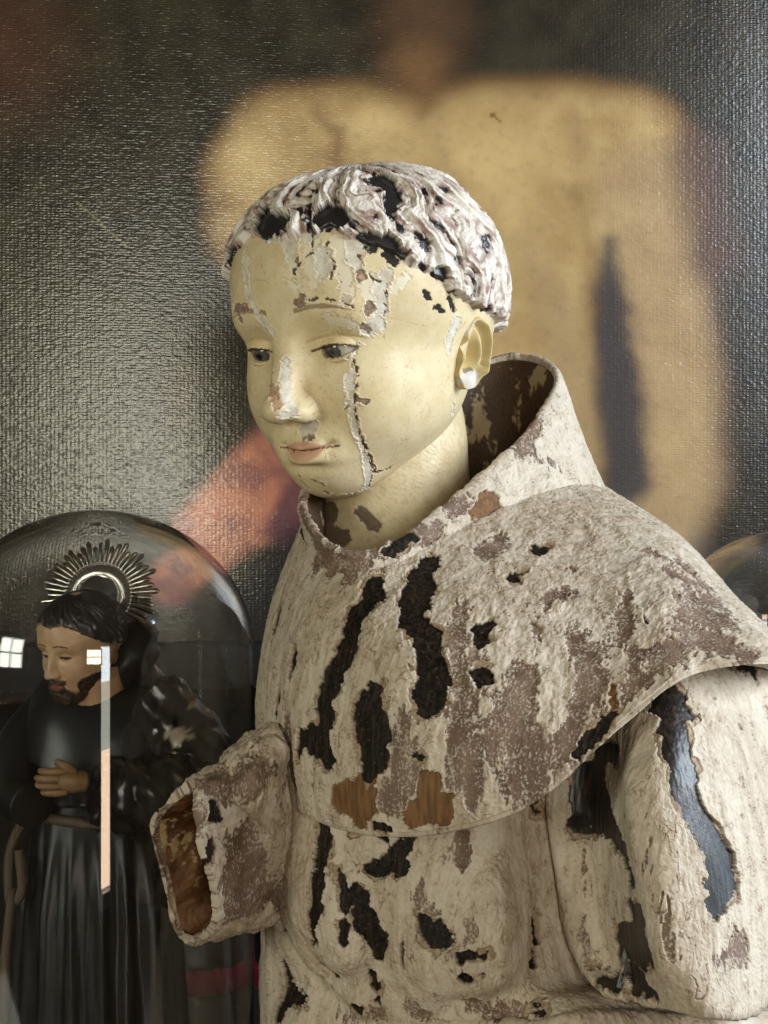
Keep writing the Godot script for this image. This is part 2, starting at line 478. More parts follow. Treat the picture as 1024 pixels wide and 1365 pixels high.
# Colours and thickness of the flaking white layer on the robe.
# look: brown = how much brown ground shows, white = colour of the chalk, streak = stretch of the wear along y
func robe(g: Dictionary, marks: Array, look: Dictionary) -> Array:
	var P: PackedVector3Array = g.P
	var D := mark_fields(g, marks, 7)
	var d_groove: PackedFloat32Array = D[GROOVE]
	var d_ridge: PackedFloat32Array = D[RIDGE]
	var d_black: PackedFloat32Array = D[BLACK]
	var d_wood: PackedFloat32Array = D[WOOD]
	var d_brown: PackedFloat32Array = D[BROWN]
	var d_chalk: PackedFloat32Array = D[CHALK]
	var d_crack: PackedFloat32Array = D[CRACK]
	var H := PackedFloat32Array()
	var C := PackedColorArray()
	var K := PackedByteArray()
	H.resize(P.size())
	C.resize(P.size())
	K.resize(P.size())
	var share: float = look.brown
	var stretch: float = look.get("streak", 0.4)
	var white: Color = look.white
	var tan: Color = look.get("tan", Color(0.25, 0.165, 0.085))
	var cracks: float = look.get("cracks", 0.5)
	var hem: int = look.get("hem", 100000) * int(g.nu)
	var crumple: float = look.get("crumple", 0.0)
	var inner: int = look.get("inner", 0) * int(g.nu)
	for i in P.size():
		var p := P[i]
		var q := Vector3(p.x, p.y * stretch, p.z)
		var jag := 0.0050 * fbm.get_noise_3dv(p * 75.0) + 0.0009 * fbm.get_noise_3dv(p * 260.0)
		var db := d_black[i] + jag - 0.0015
		var carve := 0.0
		if d_groove[i] < 0.02: carve -= 0.0042 * smoothstep(0.012, -0.003, d_groove[i])
		if d_ridge[i] < 0.02: carve += 0.004 * smoothstep(0.014, -0.004, d_ridge[i])
		if i >= hem: jag *= 0.6
		carve += crumple * fbm.get_noise_3dv(p * 28.0)
		var grain := fine.get_noise_3dv(p * 900.0)
		if db < 0.0:
			H[i] = carve - 0.0002 + 0.00008 * grain + 0.00022 * fine.get_noise_3d(p.x * 260.0, p.y * 26.0, p.z * 260.0)
			var sp := fine.get_noise_3dv(p * 260.0 + Vector3(3, 1, 2))
			var c := Color(0.008, 0.006, 0.005).lerp(Color(0.019, 0.014, 0.010), clampf(0.5 + sp * 1.2, 0.0, 1.0))
			var vein := fine.get_noise_3d(p.x * 260.0, p.y * 26.0, p.z * 260.0)
			c = c.lerp(Color(0.042, 0.027, 0.017), clampf(vein * 1.5, 0.0, 0.8))
			if grain > 0.64: c = Color(0.12, 0.095, 0.07)
			C[i] = c
			K[i] = 1
			continue
		var step := fbm.get_noise_3dv(p * 48.0 + Vector3(9, 2, 5))
		if db < 0.0042 * clampf(step * 2.2 + 0.25, 0.0, 1.0):
			# thin stained ground left standing round the loss
			C[i] = Color(0.20, 0.13, 0.075).lerp(Color(0.36, 0.27, 0.17), clampf(0.4 + fine.get_noise_3dv(p * 300.0) * 0.9 + grain * 0.4, 0.0, 1.0))
			H[i] = carve + 0.0004 + 0.0002 * grain
			K[i] = 0
			continue
		var dw := d_wood[i] + jag - 0.001
		if dw < 0.0:
			var gr := fine.get_noise_3d(p.x * 300.0, p.y * 40.0, p.z * 300.0)
			H[i] = carve + 0.0001 + 0.00012 * gr
			C[i] = Color(0.20, 0.098, 0.037).lerp(Color(0.105, 0.052, 0.021), clampf(0.5 + gr, 0.0, 1.0)).lerp(Color(0.09, 0.04, 0.018), clampf(fbm.get_noise_3dv(p * 60.0) * 1.4 - 0.2, 0.0, 0.7))
			K[i] = 2
			continue
		if i < inner:
			# back of the carving: dark stained wood with rubbed streaks
			var rub := fbm.get_noise_3d(p.x * 30.0, p.y * 13.0, p.z * 24.0) + 0.16 * fine.get_noise_3dv(p * 200.0)
			if look.has("raw"): C[i] = Color(0.16, 0.075, 0.03).lerp(Color(0.075, 0.03, 0.014), clampf(0.5 + fbm.get_noise_3dv(p * 22.0) * 1.5 + grain * 0.3, 0.0, 1.0)).lerp(Color(0.36, 0.25, 0.12), smoothstep(0.30, 0.36, rub + (p.y + 0.24) * 1.2))
			else: C[i] = Color(0.085, 0.050, 0.027).lerp(Color(0.05, 0.026, 0.014), clampf(0.5 + grain, 0.0, 1.0)).lerp(Color(0.34, 0.25, 0.13), smoothstep(0.16, 0.24, rub))
			H[i] = 0.0003 * smoothstep(0.16, 0.24, rub) - carve
			K[i] = 2
			continue
		var s := fbm.get_noise_3dv(q * 42.0) + 0.35 * fine.get_noise_3dv(q * 230.0)
		var soft := clampf(-d_brown[i] / 0.012 + 0.5, -0.6, 1.0) * 0.5 if d_brown[i] < 0.03 else -0.3
		if d_chalk[i] < 0.012: soft -= clampf(-d_chalk[i] / 0.008 + 1.0, 0.0, 1.2) * 0.55
		var b := s * 0.75 + soft + share - 0.22
		# ragged rim round every bare place
		if db < 0.0016 or dw < 0.0012: b -= 0.5
		var lump := fbm.get_noise_3dv(p * 70.0 + Vector3(7, 0, 0))
		var v := Vector3(p.x, p.y * stretch * 0.55, p.z)
		var layer := fbm.get_noise_3dv(v * 48.0 + Vector3(0, 9, 4))
		var run := fine.get_noise_3dv(Vector3(p.x, p.y * 0.16, p.z) * 190.0)
		var big := fbm.get_noise_3dv(v * 14.0 + Vector3(2, 2, 8))
		var tone := clampf(0.52 + big * 0.9 + lump * 0.6 + layer * 0.9 + run * 0.30, 0.0, 1.0)
		var dirt := clampf(fine.get_noise_3dv(Vector3(p.x * 330.0, p.y * 200.0, p.z * 330.0)) * 1.3 - 0.1, 0.0, 1.0)
		if b > 0.0:
			var t := clampf(b * 3.2, 0.0, 1.0)
			var speck := fine.get_noise_3d(p.x * 620.0, p.y * 330.0, p.z * 620.0) + lump * 0.45
			var c := Color(0.105, 0.060, 0.036).lerp(Color(0.185, 0.118, 0.078), clampf(0.5 + layer * 1.3, 0.0, 1.0))
			c = c.lerp(white * 0.9, clampf(speck * 2.4 - 0.50 + (1.0 - t) * 0.7 + run * 0.6, 0.0, 0.8))
			C[i] = c
			H[i] = carve + lerpf(0.0012, 0.0006, t) + 0.00035 * speck
		else:
			var c := white.lerp(tan, clampf(tone * look.get("warm", 0.5) + dirt * 0.35, 0.0, 1.0))
			# thin flat flakes: steps in thickness along the borders of a broken cell pattern
			var w := Vector3(fine.get_noise_3dv(p * 60.0), fine.get_noise_3dv(p * 60.0 + Vector3(5, 5, 5)), 0.0) * 0.006
			var sheet := floorf(clampf(0.5 + layer * 1.1 + 0.22 * fine.get_noise_3dv((v + w) * 160.0), 0.0, 0.999) * 6.0)
			H[i] = carve + 0.0011 + sheet * 0.00034 + 0.0005 * lump + 0.00028 * fine.get_noise_3dv(p * 300.0) + 0.00025 * run
			c = c.lerp(white * 1.08, 0.35 * float(int(sheet) % 2))
			# fine net of cracks
			var e := cell.get_noise_3dv((Vector3(p.x, p.y * 0.75, p.z) + w) * 170.0)
			if lump + layer * 0.5 > 0.30 - 0.4 * cracks and e < -0.955 + 0.03 * lump:
				c = c.lerp(Color(0.14, 0.085, 0.05), 0.55)
				H[i] -= 0.0004
			# long fissures that run with the wood
			var fis := absf(fine.get_noise_3dv(Vector3(p.x + w.x, p.y * 0.13, p.z) * 75.0 + Vector3(0, 31, 0)))
			if fis < 0.016 and layer + lump * 0.5 > 0.08:
				c = c.lerp(Color(0.14, 0.085, 0.05), 0.75)
				H[i] -= 0.0005
			C[i] = c
		var dc := d_crack[i] + jag * 0.55
		if dc < 0.0:
			C[i] = Color(0.045, 0.028, 0.02)
			H[i] = carve - 0.0004
		elif dc < 0.0012: H[i] += 0.0006
	for i in range(mini(hem, P.size()), P.size()): H[i] *= 0.25
	return [H, C, K]

func robe_mats(shiny: bool) -> Array:
	return [M.chalk, M.old_black if shiny else M.dull_black, M.bare_wood]

func robe_part(called: String, g: Dictionary, marks: Array, look: Dictionary, parent: Node3D, side := 1.0) -> MeshInstance3D:
	var r := robe(g, marks, look)
	return obj(called, skin(g, r[0], r[1], r[2], side, 3, parent.position), robe_mats(look.has("shiny")), parent)

# ---------------------------------------------------------------- heads
func smin(a: float, b: float, k: float) -> float:
	var h := maxf(k - absf(a - b), 0.0) / k
	return minf(a, b) - h * h * k * 0.25

func ell(p: Vector3, r: Vector3) -> float:
	var k0 := (p / r).length()
	var k1 := (p / (r * r)).length()
	return k0 * (k0 - 1.0) / maxf(k1, 1e-6)

func capsule(p: Vector3, a: Vector3, b: Vector3, ra: float, rb: float) -> float:
	var ab := b - a
	var h := clampf((p - a).dot(ab) / ab.length_squared(), 0.0, 1.0)
	return (p - a - ab * h).length() - lerpf(ra, rb, h)

func bump(x: float, w: float) -> float:
	return exp(-(x * x) / (w * w))

# The carved head, without hair: eye level at y 0, face towards +z, metres
func head_field(p: Vector3) -> float:
	var m := Vector3(absf(p.x), p.y, p.z)
	var d := ell(p - Vector3(0, 0.034, -0.014), Vector3(0.088, 0.096, 0.108))
	d = smin(d, ell(p - Vector3(0, 0.046, 0.022), Vector3(0.086, 0.062, 0.082)), 0.03)
	d = smin(d, ell(p - Vector3(0, -0.030, 0.022), Vector3(0.0615, 0.079, 0.074)), 0.03)
	d = smin(d, ell(p - Vector3(0, -0.088, 0.062), Vector3(0.024, 0.021, 0.023)), 0.035)
	d = smin(d, ell(m - Vector3(0.0345, -0.037, 0.054), Vector3(0.028, 0.032, 0.031)), 0.03)
	d = smin(d, ell(m - Vector3(0.038, -0.042, 0.005), Vector3(0.025, 0.026, 0.039)), 0.035)
	d = smin(d, ell(m - Vector3(0.026, 0.022, 0.084), Vector3(0.026, 0.009, 0.011)), 0.022)
	d = -smin(-d, ell(m - Vector3(0.034, -0.002, 0.110), Vector3(0.021, 0.014, 0.018)), 0.014)
	d = smin(d, capsule(p, Vector3(0, 0.014, 0.094), Vector3(0, -0.038, 0.1135), 0.0070, 0.0092), 0.016)
	d = smin(d, ell(p - Vector3(0, -0.0435, 0.1160), Vector3(0.0112, 0.0092, 0.0118)), 0.007)
	d = smin(d, ell(m - Vector3(0.0120, -0.0460, 0.1050), Vector3(0.0072, 0.0070, 0.0110)), 0.007)
	d = smin(d, ell(p - Vector3(0, -0.073, 0.083), Vector3(0.021, 0.013, 0.010)), 0.022)
	return d

const EYE := Vector3(0.033, -0.002, 0.0775)
const EYE_R := 0.0145

func hair_line(deg: float) -> float:
	var table := [[0, 0.074], [22, 0.080], [38, 0.068], [52, 0.054], [66, 0.040], [78, 0.028], [92, 0.020], [112, 0.012], [140, 0.0], [180, -0.010]]
	for k in table.size() - 1:
		if deg <= float(table[k + 1][0]):
			return lerpf(table[k][1], table[k + 1][1], (deg - table[k][0]) / float(table[k + 1][0] - table[k][0]))
	return -0.010

# Grid of the head in its own axes: theta goes round from -180 (back) over 0 (face) to 180, phi from the crown down.
func head_grid(coarse: Array, thetas: PackedFloat32Array, phis: PackedFloat32Array, detail: bool) -> Dictionary:
	var cu: int = coarse[0]
	var cv: int = coarse[1]
	var R := PackedFloat32Array()
	R.resize(cu * (cv + 1))
	for j in cv + 1:
		var phi := deg_to_rad(90.0 - 180.0 * j / cv)
		for i in cu:
			var th := deg_to_rad(-180.0 + 360.0 * i / cu)
			var dir := Vector3(cos(phi) * sin(th), sin(phi), cos(phi) * cos(th))
			var r := 0.16
			for s in 26:
				var d := head_field(dir * r)
				r -= d * 0.85
				if absf(d) < 0.00008: break
			R[j * cu + i] = r
	var nu := thetas.size()
	var nv := phis.size()
	var P := PackedVector3Array()
	P.resize(nu * nv)
	for j in nv:
		var phi := deg_to_rad(phis[j])
		var y := (90.0 - phis[j]) / 180.0 * cv
		var j0 := clampi(int(y), 0, cv - 1)
		var fy := y - j0
		var rows := [maxi(j0 - 1, 0) * cu, j0 * cu, mini(j0 + 1, cv) * cu, mini(j0 + 2, cv) * cu]
		for i in nu:
			var x := (thetas[i] + 180.0) / 360.0 * cu
			var i0 := int(floorf(x))
			var fx := x - i0
			var a := posmod(i0 - 1, cu)
			var b := posmod(i0, cu)
			var c := posmod(i0 + 1, cu)
			var d := posmod(i0 + 2, cu)
			var t := [0.0, 0.0, 0.0, 0.0]
			for k in 4:
				var o: int = rows[k]
				t[k] = cubic_interpolate(R[o + b], R[o + c], R[o + a], R[o + d], fx)
			var r: float = cubic_interpolate(t[1], t[2], t[0], t[3], fy)
			var th := deg_to_rad(thetas[i])
			var dir := Vector3(cos(phi) * sin(th), sin(phi), cos(phi) * cos(th))
			if absf(thetas[i]) < 24.0 and phis[j] < 12.0 and phis[j] > -44.0 and detail:
				if absf(thetas[i]) < 16.0 and phis[j] < 2.0 and phis[j] > -36.0: r = 0.145
				for s in (34 if r == 0.145 else 7):
					var gap := head_field(dir * r)
					r -= gap * 0.7
					if absf(gap) < 0.00004: break
			if detail and dir.z > 0.3: r = face_detail(dir, r)
			P[j * nu + i] = dir * r
	return {"P": P, "nu": nu, "nv": nv, "closed": false}

func face_detail(dir: Vector3, r: float) -> float:
	var p := dir * r
	var ax := absf(p.x)
	# lids round the eyeball
	var ex := ax - EYE.x
	var ey := p.y - EYE.y
	if absf(ex) < 0.030 and absf(ey) < 0.026:
		var c := Vector3(EYE.x * signf(p.x), EYE.y, EYE.z)
		var along := dir.dot(c)
		var disc := along * along - c.length_squared()
		var k := 1.0 - pow(ex / 0.0165, 2.0)
		var tilt := -0.0010 + 0.06 * ex
		var top := 0.0028 * k + tilt
		var low := -0.0054 * k + tilt - 0.0014
		var lid_r := EYE_R + 0.0024
		var q := disc + lid_r * lid_r
		if q > 0.0:
			var rl := along + sqrt(q)
			var zone := smoothstep(0.026, 0.014, Vector2(ex, ey * 1.1).length())
			var rr := maxf(r, rl)
			r = lerpf(r, rr, zone)
		if k > 0.0 and ey < top and ey > low:
			var q2 := disc + pow(EYE_R - 0.0020, 2.0)
			if q2 > 0.0: r = along + sqrt(q2)
		elif k > -0.6:
			r += 0.0010 * bump(ey - top - 0.0014, 0.0016) * clampf(k + 0.4, 0.0, 1.0)
			r -= 0.0016 * bump(ey - top - 0.0068, 0.0014) * clampf(k + 0.6, 0.0, 1.0)
			r += 0.0006 * bump(ey - low + 0.0012, 0.0014) * clampf(k + 0.4, 0.0, 1.0)
	# mouth
	var mx := p.x - 0.006
	var my := p.y + 0.0735 - 0.0014 * pow(mx / 0.022, 2.0)
	if absf(mx) < 0.04 and absf(my) < 0.03:
		var w := clampf(1.0 - pow(mx / 0.0155, 2.0), 0.0, 1.0)
		var bow := 0.0012 * (bump(absf(mx) - 0.006, 0.005) - bump(mx, 0.003))
		r += 0.0042 * bump(my - 0.0040 - bow * 0.5, 0.0034) * w
		r += 0.0050 * bump(my + 0.0052, 0.0042) * clampf(1.0 - pow(mx / 0.0165, 2.0), 0.0, 1.0)
		r -= 0.0026 * bump(my - 0.0002, 0.0012) * smoothstep(0.022, 0.015, absf(mx))
		r -= 0.0030 * bump(my + 0.0145, 0.0040) * bump(mx, 0.016)
		r -= 0.0030 * bump(my - 0.0005, 0.004) * bump(absf(mx) - 0.0190, 0.0042)
		r -= 0.0016 * bump(mx, 0.0035) * bump(my - 0.0145, 0.006)
	# nostrils
	r -= 0.0050 * bump(ax - 0.0085, 0.0032) * bump(p.y + 0.0535, 0.0022) * clampf((p.z - 0.09) / 0.01, 0.0, 1.0)
	return r

func spread(pieces: Array) -> PackedFloat32Array:   # [from, to, steps] pieces joined end to end
	var out := PackedFloat32Array()
	for a in pieces:
		for k in int(a[2]): out.append(lerpf(a[0], a[1], float(k) / a[2]))
	out.append(pieces[-1][1])
	return out

func turned(g: Dictionary, t: Transform3D) -> Dictionary:
	var P: PackedVector3Array = g.P.duplicate()
	for i in P.size(): P[i] = t * P[i]
	return {"P": P, "nu": g.nu, "nv": g.nv, "closed": g.closed}

# ---------------------------------------------------------------- scene
func _ready() -> void:
	var cam := Camera3D.new()
	cam.name = "camera"
	cam.fov = 36.0
	cam.far = 60.0
	cam.near = 0.05
	add_child(cam)
	var env := Environment.new()
	env.background_mode = Environment.BG_COLOR
	env.background_color = Color(0.235, 0.205, 0.165)
	env.tonemap_mode = Environment.TONE_MAPPER_LINEAR
	env.tonemap_exposure = 1.06
	env.sdfgi_enabled = true
	env.ssao_enabled = true
	env.ssil_enabled = true
	var we := WorldEnvironment.new()
	we.name = "environment"
	we.environment = env
	add_child(we)
	rng.seed = 7
	for n in [[fbm, 4, 11], [fine, 2, 23], [ridge, 3, 37]]:
		var f: FastNoiseLite = n[0]
		f.noise_type = FastNoiseLite.TYPE_SIMPLEX_SMOOTH
		f.frequency = 1.0
		f.fractal_type = FastNoiseLite.FRACTAL_FBM
		f.fractal_octaves = n[1]
		f.seed = n[2]
	ridge.fractal_type = FastNoiseLite.FRACTAL_RIDGED
	cell.noise_type = FastNoiseLite.TYPE_CELLULAR
	cell.frequency = 1.0
	cell.cellular_return_type = FastNoiseLite.RETURN_DISTANCE2_SUB
	cell.fractal_type = FastNoiseLite.FRACTAL_NONE
	cell.seed = 5
	# the wide window on the right, a bright doorway gap behind the camera, an added window there for sheen on the painting and a small window on the left
	window("window", Vector3(2.1, 0.72, -0.40), Vector3(0.1, 0.0, -1.15), Vector2(1.3, 1.05), Color(0.90, 0.95, 1.0), 12.8, 3, 2, "wide white framed window of six panes to the right of the statue")
	var sky := Color(0.86, 0.94, 1.0)
	var ground := Color(1.0, 0.80, 0.58)
	window("doorway", Vector3(0.84, -0.20, 2.4), Vector3(0.3, -0.1, -1.5), Vector2(0.40, 1.9), Color(0.95, 0.93, 0.9), 0.9, 1, 1, "tall narrow open doorway behind the camera", [sky, sky, sky, sky, sky, sky, Color(0.20, 0.30, 0.12), ground, ground], 7.0)
	window("window", Vector3(0.30, 0.18, 2.3), Vector3(0.0, 0.1, -1.6), Vector2(0.6, 0.7), Color(1.0, 0.97, 0.86), 2.6, 1, 2, "added window of two panes straight behind the camera, put in for sheen on the painting")
	window("window", Vector3(2.1, 0.25, -1.35), Vector3(0.3, 0.1, -1.35), Vector2(1.0, 1.7), Color(0.80, 0.91, 1.0), 2.4, 2, 3, "tall side window of six panes far to the right, level with the painting")
	window("window", Vector3(-2.3, 0.15, 0.40), Vector3(-0.25, 0.0, -1.3), Vector2(0.8, 0.9), Color(0.98, 1.0, 0.93), 3.0, 2, 2, "window of four panes far to the left")
	materials()
	setting()
	statue()
	figurine()
	domes()

func window(called: String, where: Vector3, aim: Vector3, size: Vector2, c: Color, energy: float, nx: int, ny: int, label: String, views := [], glow := 0.6) -> void:
	var o := thing(called, where, label, "window")
	o.look_at_from_position(where, aim)
	# what the opening looks out on, from the top down
	var parts: Array = views if views.size() else [c]
	for k in parts.size():
		var pane := QuadMesh.new()
		pane.size = Vector2(size.x, size.y / parts.size())
		var pm := mat(Color(0.02, 0.02, 0.02), 0.3)
		pm.emission_enabled = true
		pm.emission = parts[k]
		pm.emission_energy_multiplier = glow
		var glass := obj("window_pane", pane, pm, o, Vector3(0, size.y * (0.5 - (k + 0.5) / parts.size()), 0.02))
		glass.rotation.y = PI
	var light := AreaLight3D.new()
	light.name = "daylight"
	light.area_size = size
	light.light_color = c
	light.light_energy = energy
	light.area_range = 12.0
	light.area_attenuation = 2.0
	light.shadow_enabled = true
	o.add_child(light)
	var fm := mat(lin(0.55, 0.53, 0.5), 0.5)
	for k in nx + 1:
		var b := BoxMesh.new()
		b.size = Vector3(0.05, size.y + 0.1, 0.05)
		obj("window_bar", b, fm, o, Vector3((float(k) / nx - 0.5) * (size.x + 0.05), 0, -0.04))
	for k in ny + 1:
		var b := BoxMesh.new()
		b.size = Vector3(size.x + 0.1, 0.05, 0.046)
		obj("window_bar", b, fm, o, Vector3(0, (float(k) / ny - 0.5) * (size.y + 0.05), -0.04))

func materials() -> void:
	M.chalk = painted(0.62, 0.42)
	M.old_black = painted(0.40, 0.5)
	M.dull_black = painted(0.6, 0.22)
	M.bare_wood = painted(0.6, 0.35)
	M.flesh = painted(0.40, 0.34)
	M.loss = painted(0.75, 0.3)
	M.eye = painted(0.08, 0.5)
	M.shelf = mat(lin(0.05, 0.03, 0.02), 0.45)
	M.wall = mat(lin(0.012, 0.010, 0.008), 0.85, 0.3)
	M.frame = mat(lin(0.010, 0.007, 0.005), 0.45)
	M.glass = mat(Color(1, 1, 1, 0.0), 0.0, 0.5)
	M.glass.transparency = BaseMaterial3D.TRANSPARENCY_ALPHA
	M.glass.refraction_enabled = true
	M.glass.refraction_scale = 0.05
	M.silver = mat(Color(0.66, 0.63, 0.59), 0.26, 0.5, 1.0)
	M.habit = mat(lin(0.007, 0.0066, 0.006), 0.4, 0.42)
	M.bead = mat(Color(0.93, 0.91, 0.88), 0.25, 0.5, 1.0)
	M.red = mat(lin(0.80, 0.04, 0.12), 0.95)
	M.red.rim_enabled = true
	M.red.rim = 0.6
	M.rope = mat(lin(0.10, 0.065, 0.035), 0.7)
	M.skin_small = painted(0.35)
	M.hair = painted(0.62, 0.4)
	M.hair_black = painted(0.3, 0.5)
	M.hair_small = painted(0.38, 0.5)
	M.neck = painted(0.42, 0.42)
	M.neck_small = mat(lin(0.45, 0.25, 0.12), 0.4)
	M.hand = mat(lin(0.25, 0.135, 0.055), 0.45)
	M.habit_chipped = painted(0.3)
	M.drum = mat(lin(0.26, 0.20, 0.15), 0.35)

# ---------------------------------------------------------------- setting
const TURN := 0.15   # the wall and the painting stand at this angle to the camera

func canvas_print() -> ImageTexture:
	# a dim old figure painting: flat print, laid out in metres on the canvas
	var w := 520
	var h := 420
	var data := PackedByteArray()
	data.resize(w * h * 3)
	var soft := FastNoiseLite.new()
	soft.noise_type = FastNoiseLite.TYPE_SIMPLEX_SMOOTH
	soft.frequency = 1.0
	soft.fractal_octaves = 4
	soft.seed = 3
	# warm flesh forms: chains of x, y, radius in hundredths of the photograph's width, and how soft they fade
	var body := [[338, 235, 72], [380, 195, 80], [470, 190, 82], [560, 215, 86], [650, 190, 84], [760, 188, 84], [835, 205, 90], [850, 280, 82]]
	var chest := [[345, 300, 78], [480, 360, 150], [640, 340, 170], [690, 480, 120], [690, 640, 125]]
	var arm := [[850, 250, 75], [888, 400, 68], [905, 520, 62], [905, 640, 66], [860, 740, 60]]
	var gap := [[812, 320, 4], [812, 420, 16], [822, 530, 28], [834, 640, 26]]
	var pink := [[420, 590, 66], [350, 650, 62], [270, 715, 45], [235, 765, 38]]
	var neck := [[560, 30, 40], [555, 125, 30]]
	for y in h:
		for x in w:
			var p := Vector2(x * 1.6 / w - 0.8, 0.85 - y * 1.05 / h)
			var away := 1.7 + p.x * sin(TURN)
			var px := p.x * cos(TURN) / (S * away) + 512.0
			var py := 682.5 - p.y / (S * away)
			var n := soft.get_noise_2d(px * 0.012, py * 0.012)
			var n2 := soft.get_noise_2d(px * 0.05 + 40.0, py * 0.05)
			var q := Vector2(px + n * 7.0, py + n2 * 2.0)
			var c := Color(0.018, 0.013, 0.007).lerp(Color(0.034, 0.025, 0.013), clampf(0.5 + n, 0.0, 1.0))
			c = c.lerp(Color(0.10, 0.045, 0.02), smoothstep(60.0, -20.0, chain(q, neck)) * 0.55)
			c = c.lerp(Color(0.085, 0.028, 0.016), clampf(1.0 - Vector2(px + 10.0, py - 60.0).length() / 150.0, 0.0, 1.0) * 0.6)
			var ochre := Color(0.27, 0.162, 0.058).lerp(Color(0.41, 0.275, 0.115), clampf(0.5 + n * 0.7 + n2 * 0.12, 0.0, 1.0))
			var deep := minf(chain(q, body), chain(q, chest) + 6.0)
			var t := smoothstep(20.0, -10.0, deep)
			c = c.lerp(Color(0.13, 0.066, 0.022).lerp(ochre, smoothstep(8.0, -40.0, deep)), t)
			c = c.lerp(Color(0.54, 0.37, 0.155), t * 0.6 * (bump(q.x - 332.0, 30.0) * bump(q.y - 215.0, 55.0) + bump(q.x - 640.0, 70.0) * bump(q.y - 215.0, 60.0) + bump(q.x - 500.0, 45.0) * bump(q.y - 165.0, 26.0) + 0.8 * bump(q.x - 850.0, 26.0) * bump(q.y - 240.0, 90.0)))
			c = c.lerp(Color(0.15, 0.078, 0.028), t * 0.75 * smoothstep(16.0, -10.0, chain(q, [[420, 150, 3], [452, 178, 7], [440, 212, 4]])))
			c = c.lerp(Color(0.14, 0.07, 0.027), 0.9 * smoothstep(34.0, -26.0, chain(q, [[556, 92, 30], [568, 128, 10], [560, 150, 2]])))
			c = c.lerp(Color(0.24, 0.145, 0.062), t * 0.5 * smoothstep(24.0, -14.0, chain(q, [[580, 160, 4], [600, 240, 12], [606, 340, 16]])))
			c = c.lerp(Color(0.26, 0.17, 0.085), t * 0.6 * smoothstep(30.0, -20.0, chain(q, [[700, 330, 6], [745, 420, 22], [770, 600, 34]])))
			c = c.lerp(Color(0.22, 0.13, 0.055), t * 0.5 * smoothstep(20.0, -12.0, chain(q, [[760, 150, 6], [785, 230, 10], [800, 320, 10]])))
			var limb := chain(q, arm)
			c = c.lerp(Color(0.13, 0.075, 0.04).lerp(ochre, t).lerp(ochre.lerp(Color(0.30, 0.20, 0.12), 0.4), smoothstep(10.0, -45.0, limb)), smoothstep(22.0, -18.0, limb))
			c = c.lerp(Color(0.09, 0.045, 0.032), smoothstep(40.0, -20.0, chain(q, [[925, 210, 26], [950, 340, 22]])) * 0.85)
			c = c.lerp(Color(0.045, 0.036, 0.034), smoothstep(18.0, -12.0, chain(q, gap)) * 0.92)
			c = c.lerp(Color(0.40, 0.145, 0.075).lerp(Color(0.24, 0.085, 0.06), clampf(0.5 + n * 2.0, 0.0, 1.0)), smoothstep(16.0, -14.0, chain(q, pink)))
			c = c.lerp(Color(0.09, 0.035, 0.04), smoothstep(10.0, -14.0, chain(q, [[400, 640, 22], [390, 700, 40]])) * 0.85)
			c = c.lerp(Color(0.018, 0.016, 0.014), smoothstep(10.0, -30.0, chain(q, [[420, 760, 70], [300, 830, 50]])) * 0.9)
			# grime, and a long pale scratch
			c = c.lerp(Color(0.03, 0.02, 0.012), clampf(n2 * 0.3 - 0.02, 0.0, 0.2))
			if chain(Vector2(px, py), [[82, 250, 0.6], [150, 312, 1.6], [165, 325, 0.4]]) < 0.0: c = c.lerp(Color(0.30, 0.24, 0.12), 0.6)
			if chain(Vector2(px, py), [[326, 495, 0.5], [336, 515, 1.6]]) < 0.0: c = Color(0.45, 0.33, 0.24)
			if chain(Vector2(px, py), [[655, 152, 2.0], [665, 160, 2.5]]) < n2 * 3.0: c = Color(0.16, 0.09, 0.03)
			c = c.linear_to_srgb()
			var o := (y * w + x) * 3
			data[o] = int(clampf(c.r, 0.0, 1.0) * 255.0)
			data[o + 1] = int(clampf(c.g, 0.0, 1.0) * 255.0)
			data[o + 2] = int(clampf(c.b, 0.0, 1.0) * 255.0)
	return ImageTexture.create_from_image(Image.create_from_data(w, h, false, Image.FORMAT_RGB8, data))

func chain(q: Vector2, c: Array) -> float:
	var best := 1e9
	for k in c.size() - 1:
		var a := Vector2(c[k][0], c[k][1])
		var b := Vector2(c[k + 1][0], c[k + 1][1])
		var ab := b - a
		var h := clampf((q - a).dot(ab) / ab.length_squared(), 0.0, 1.0)
		best = minf(best, (q - a - ab * h).length() - lerpf(c[k][2], c[k + 1][2], h))
	return best

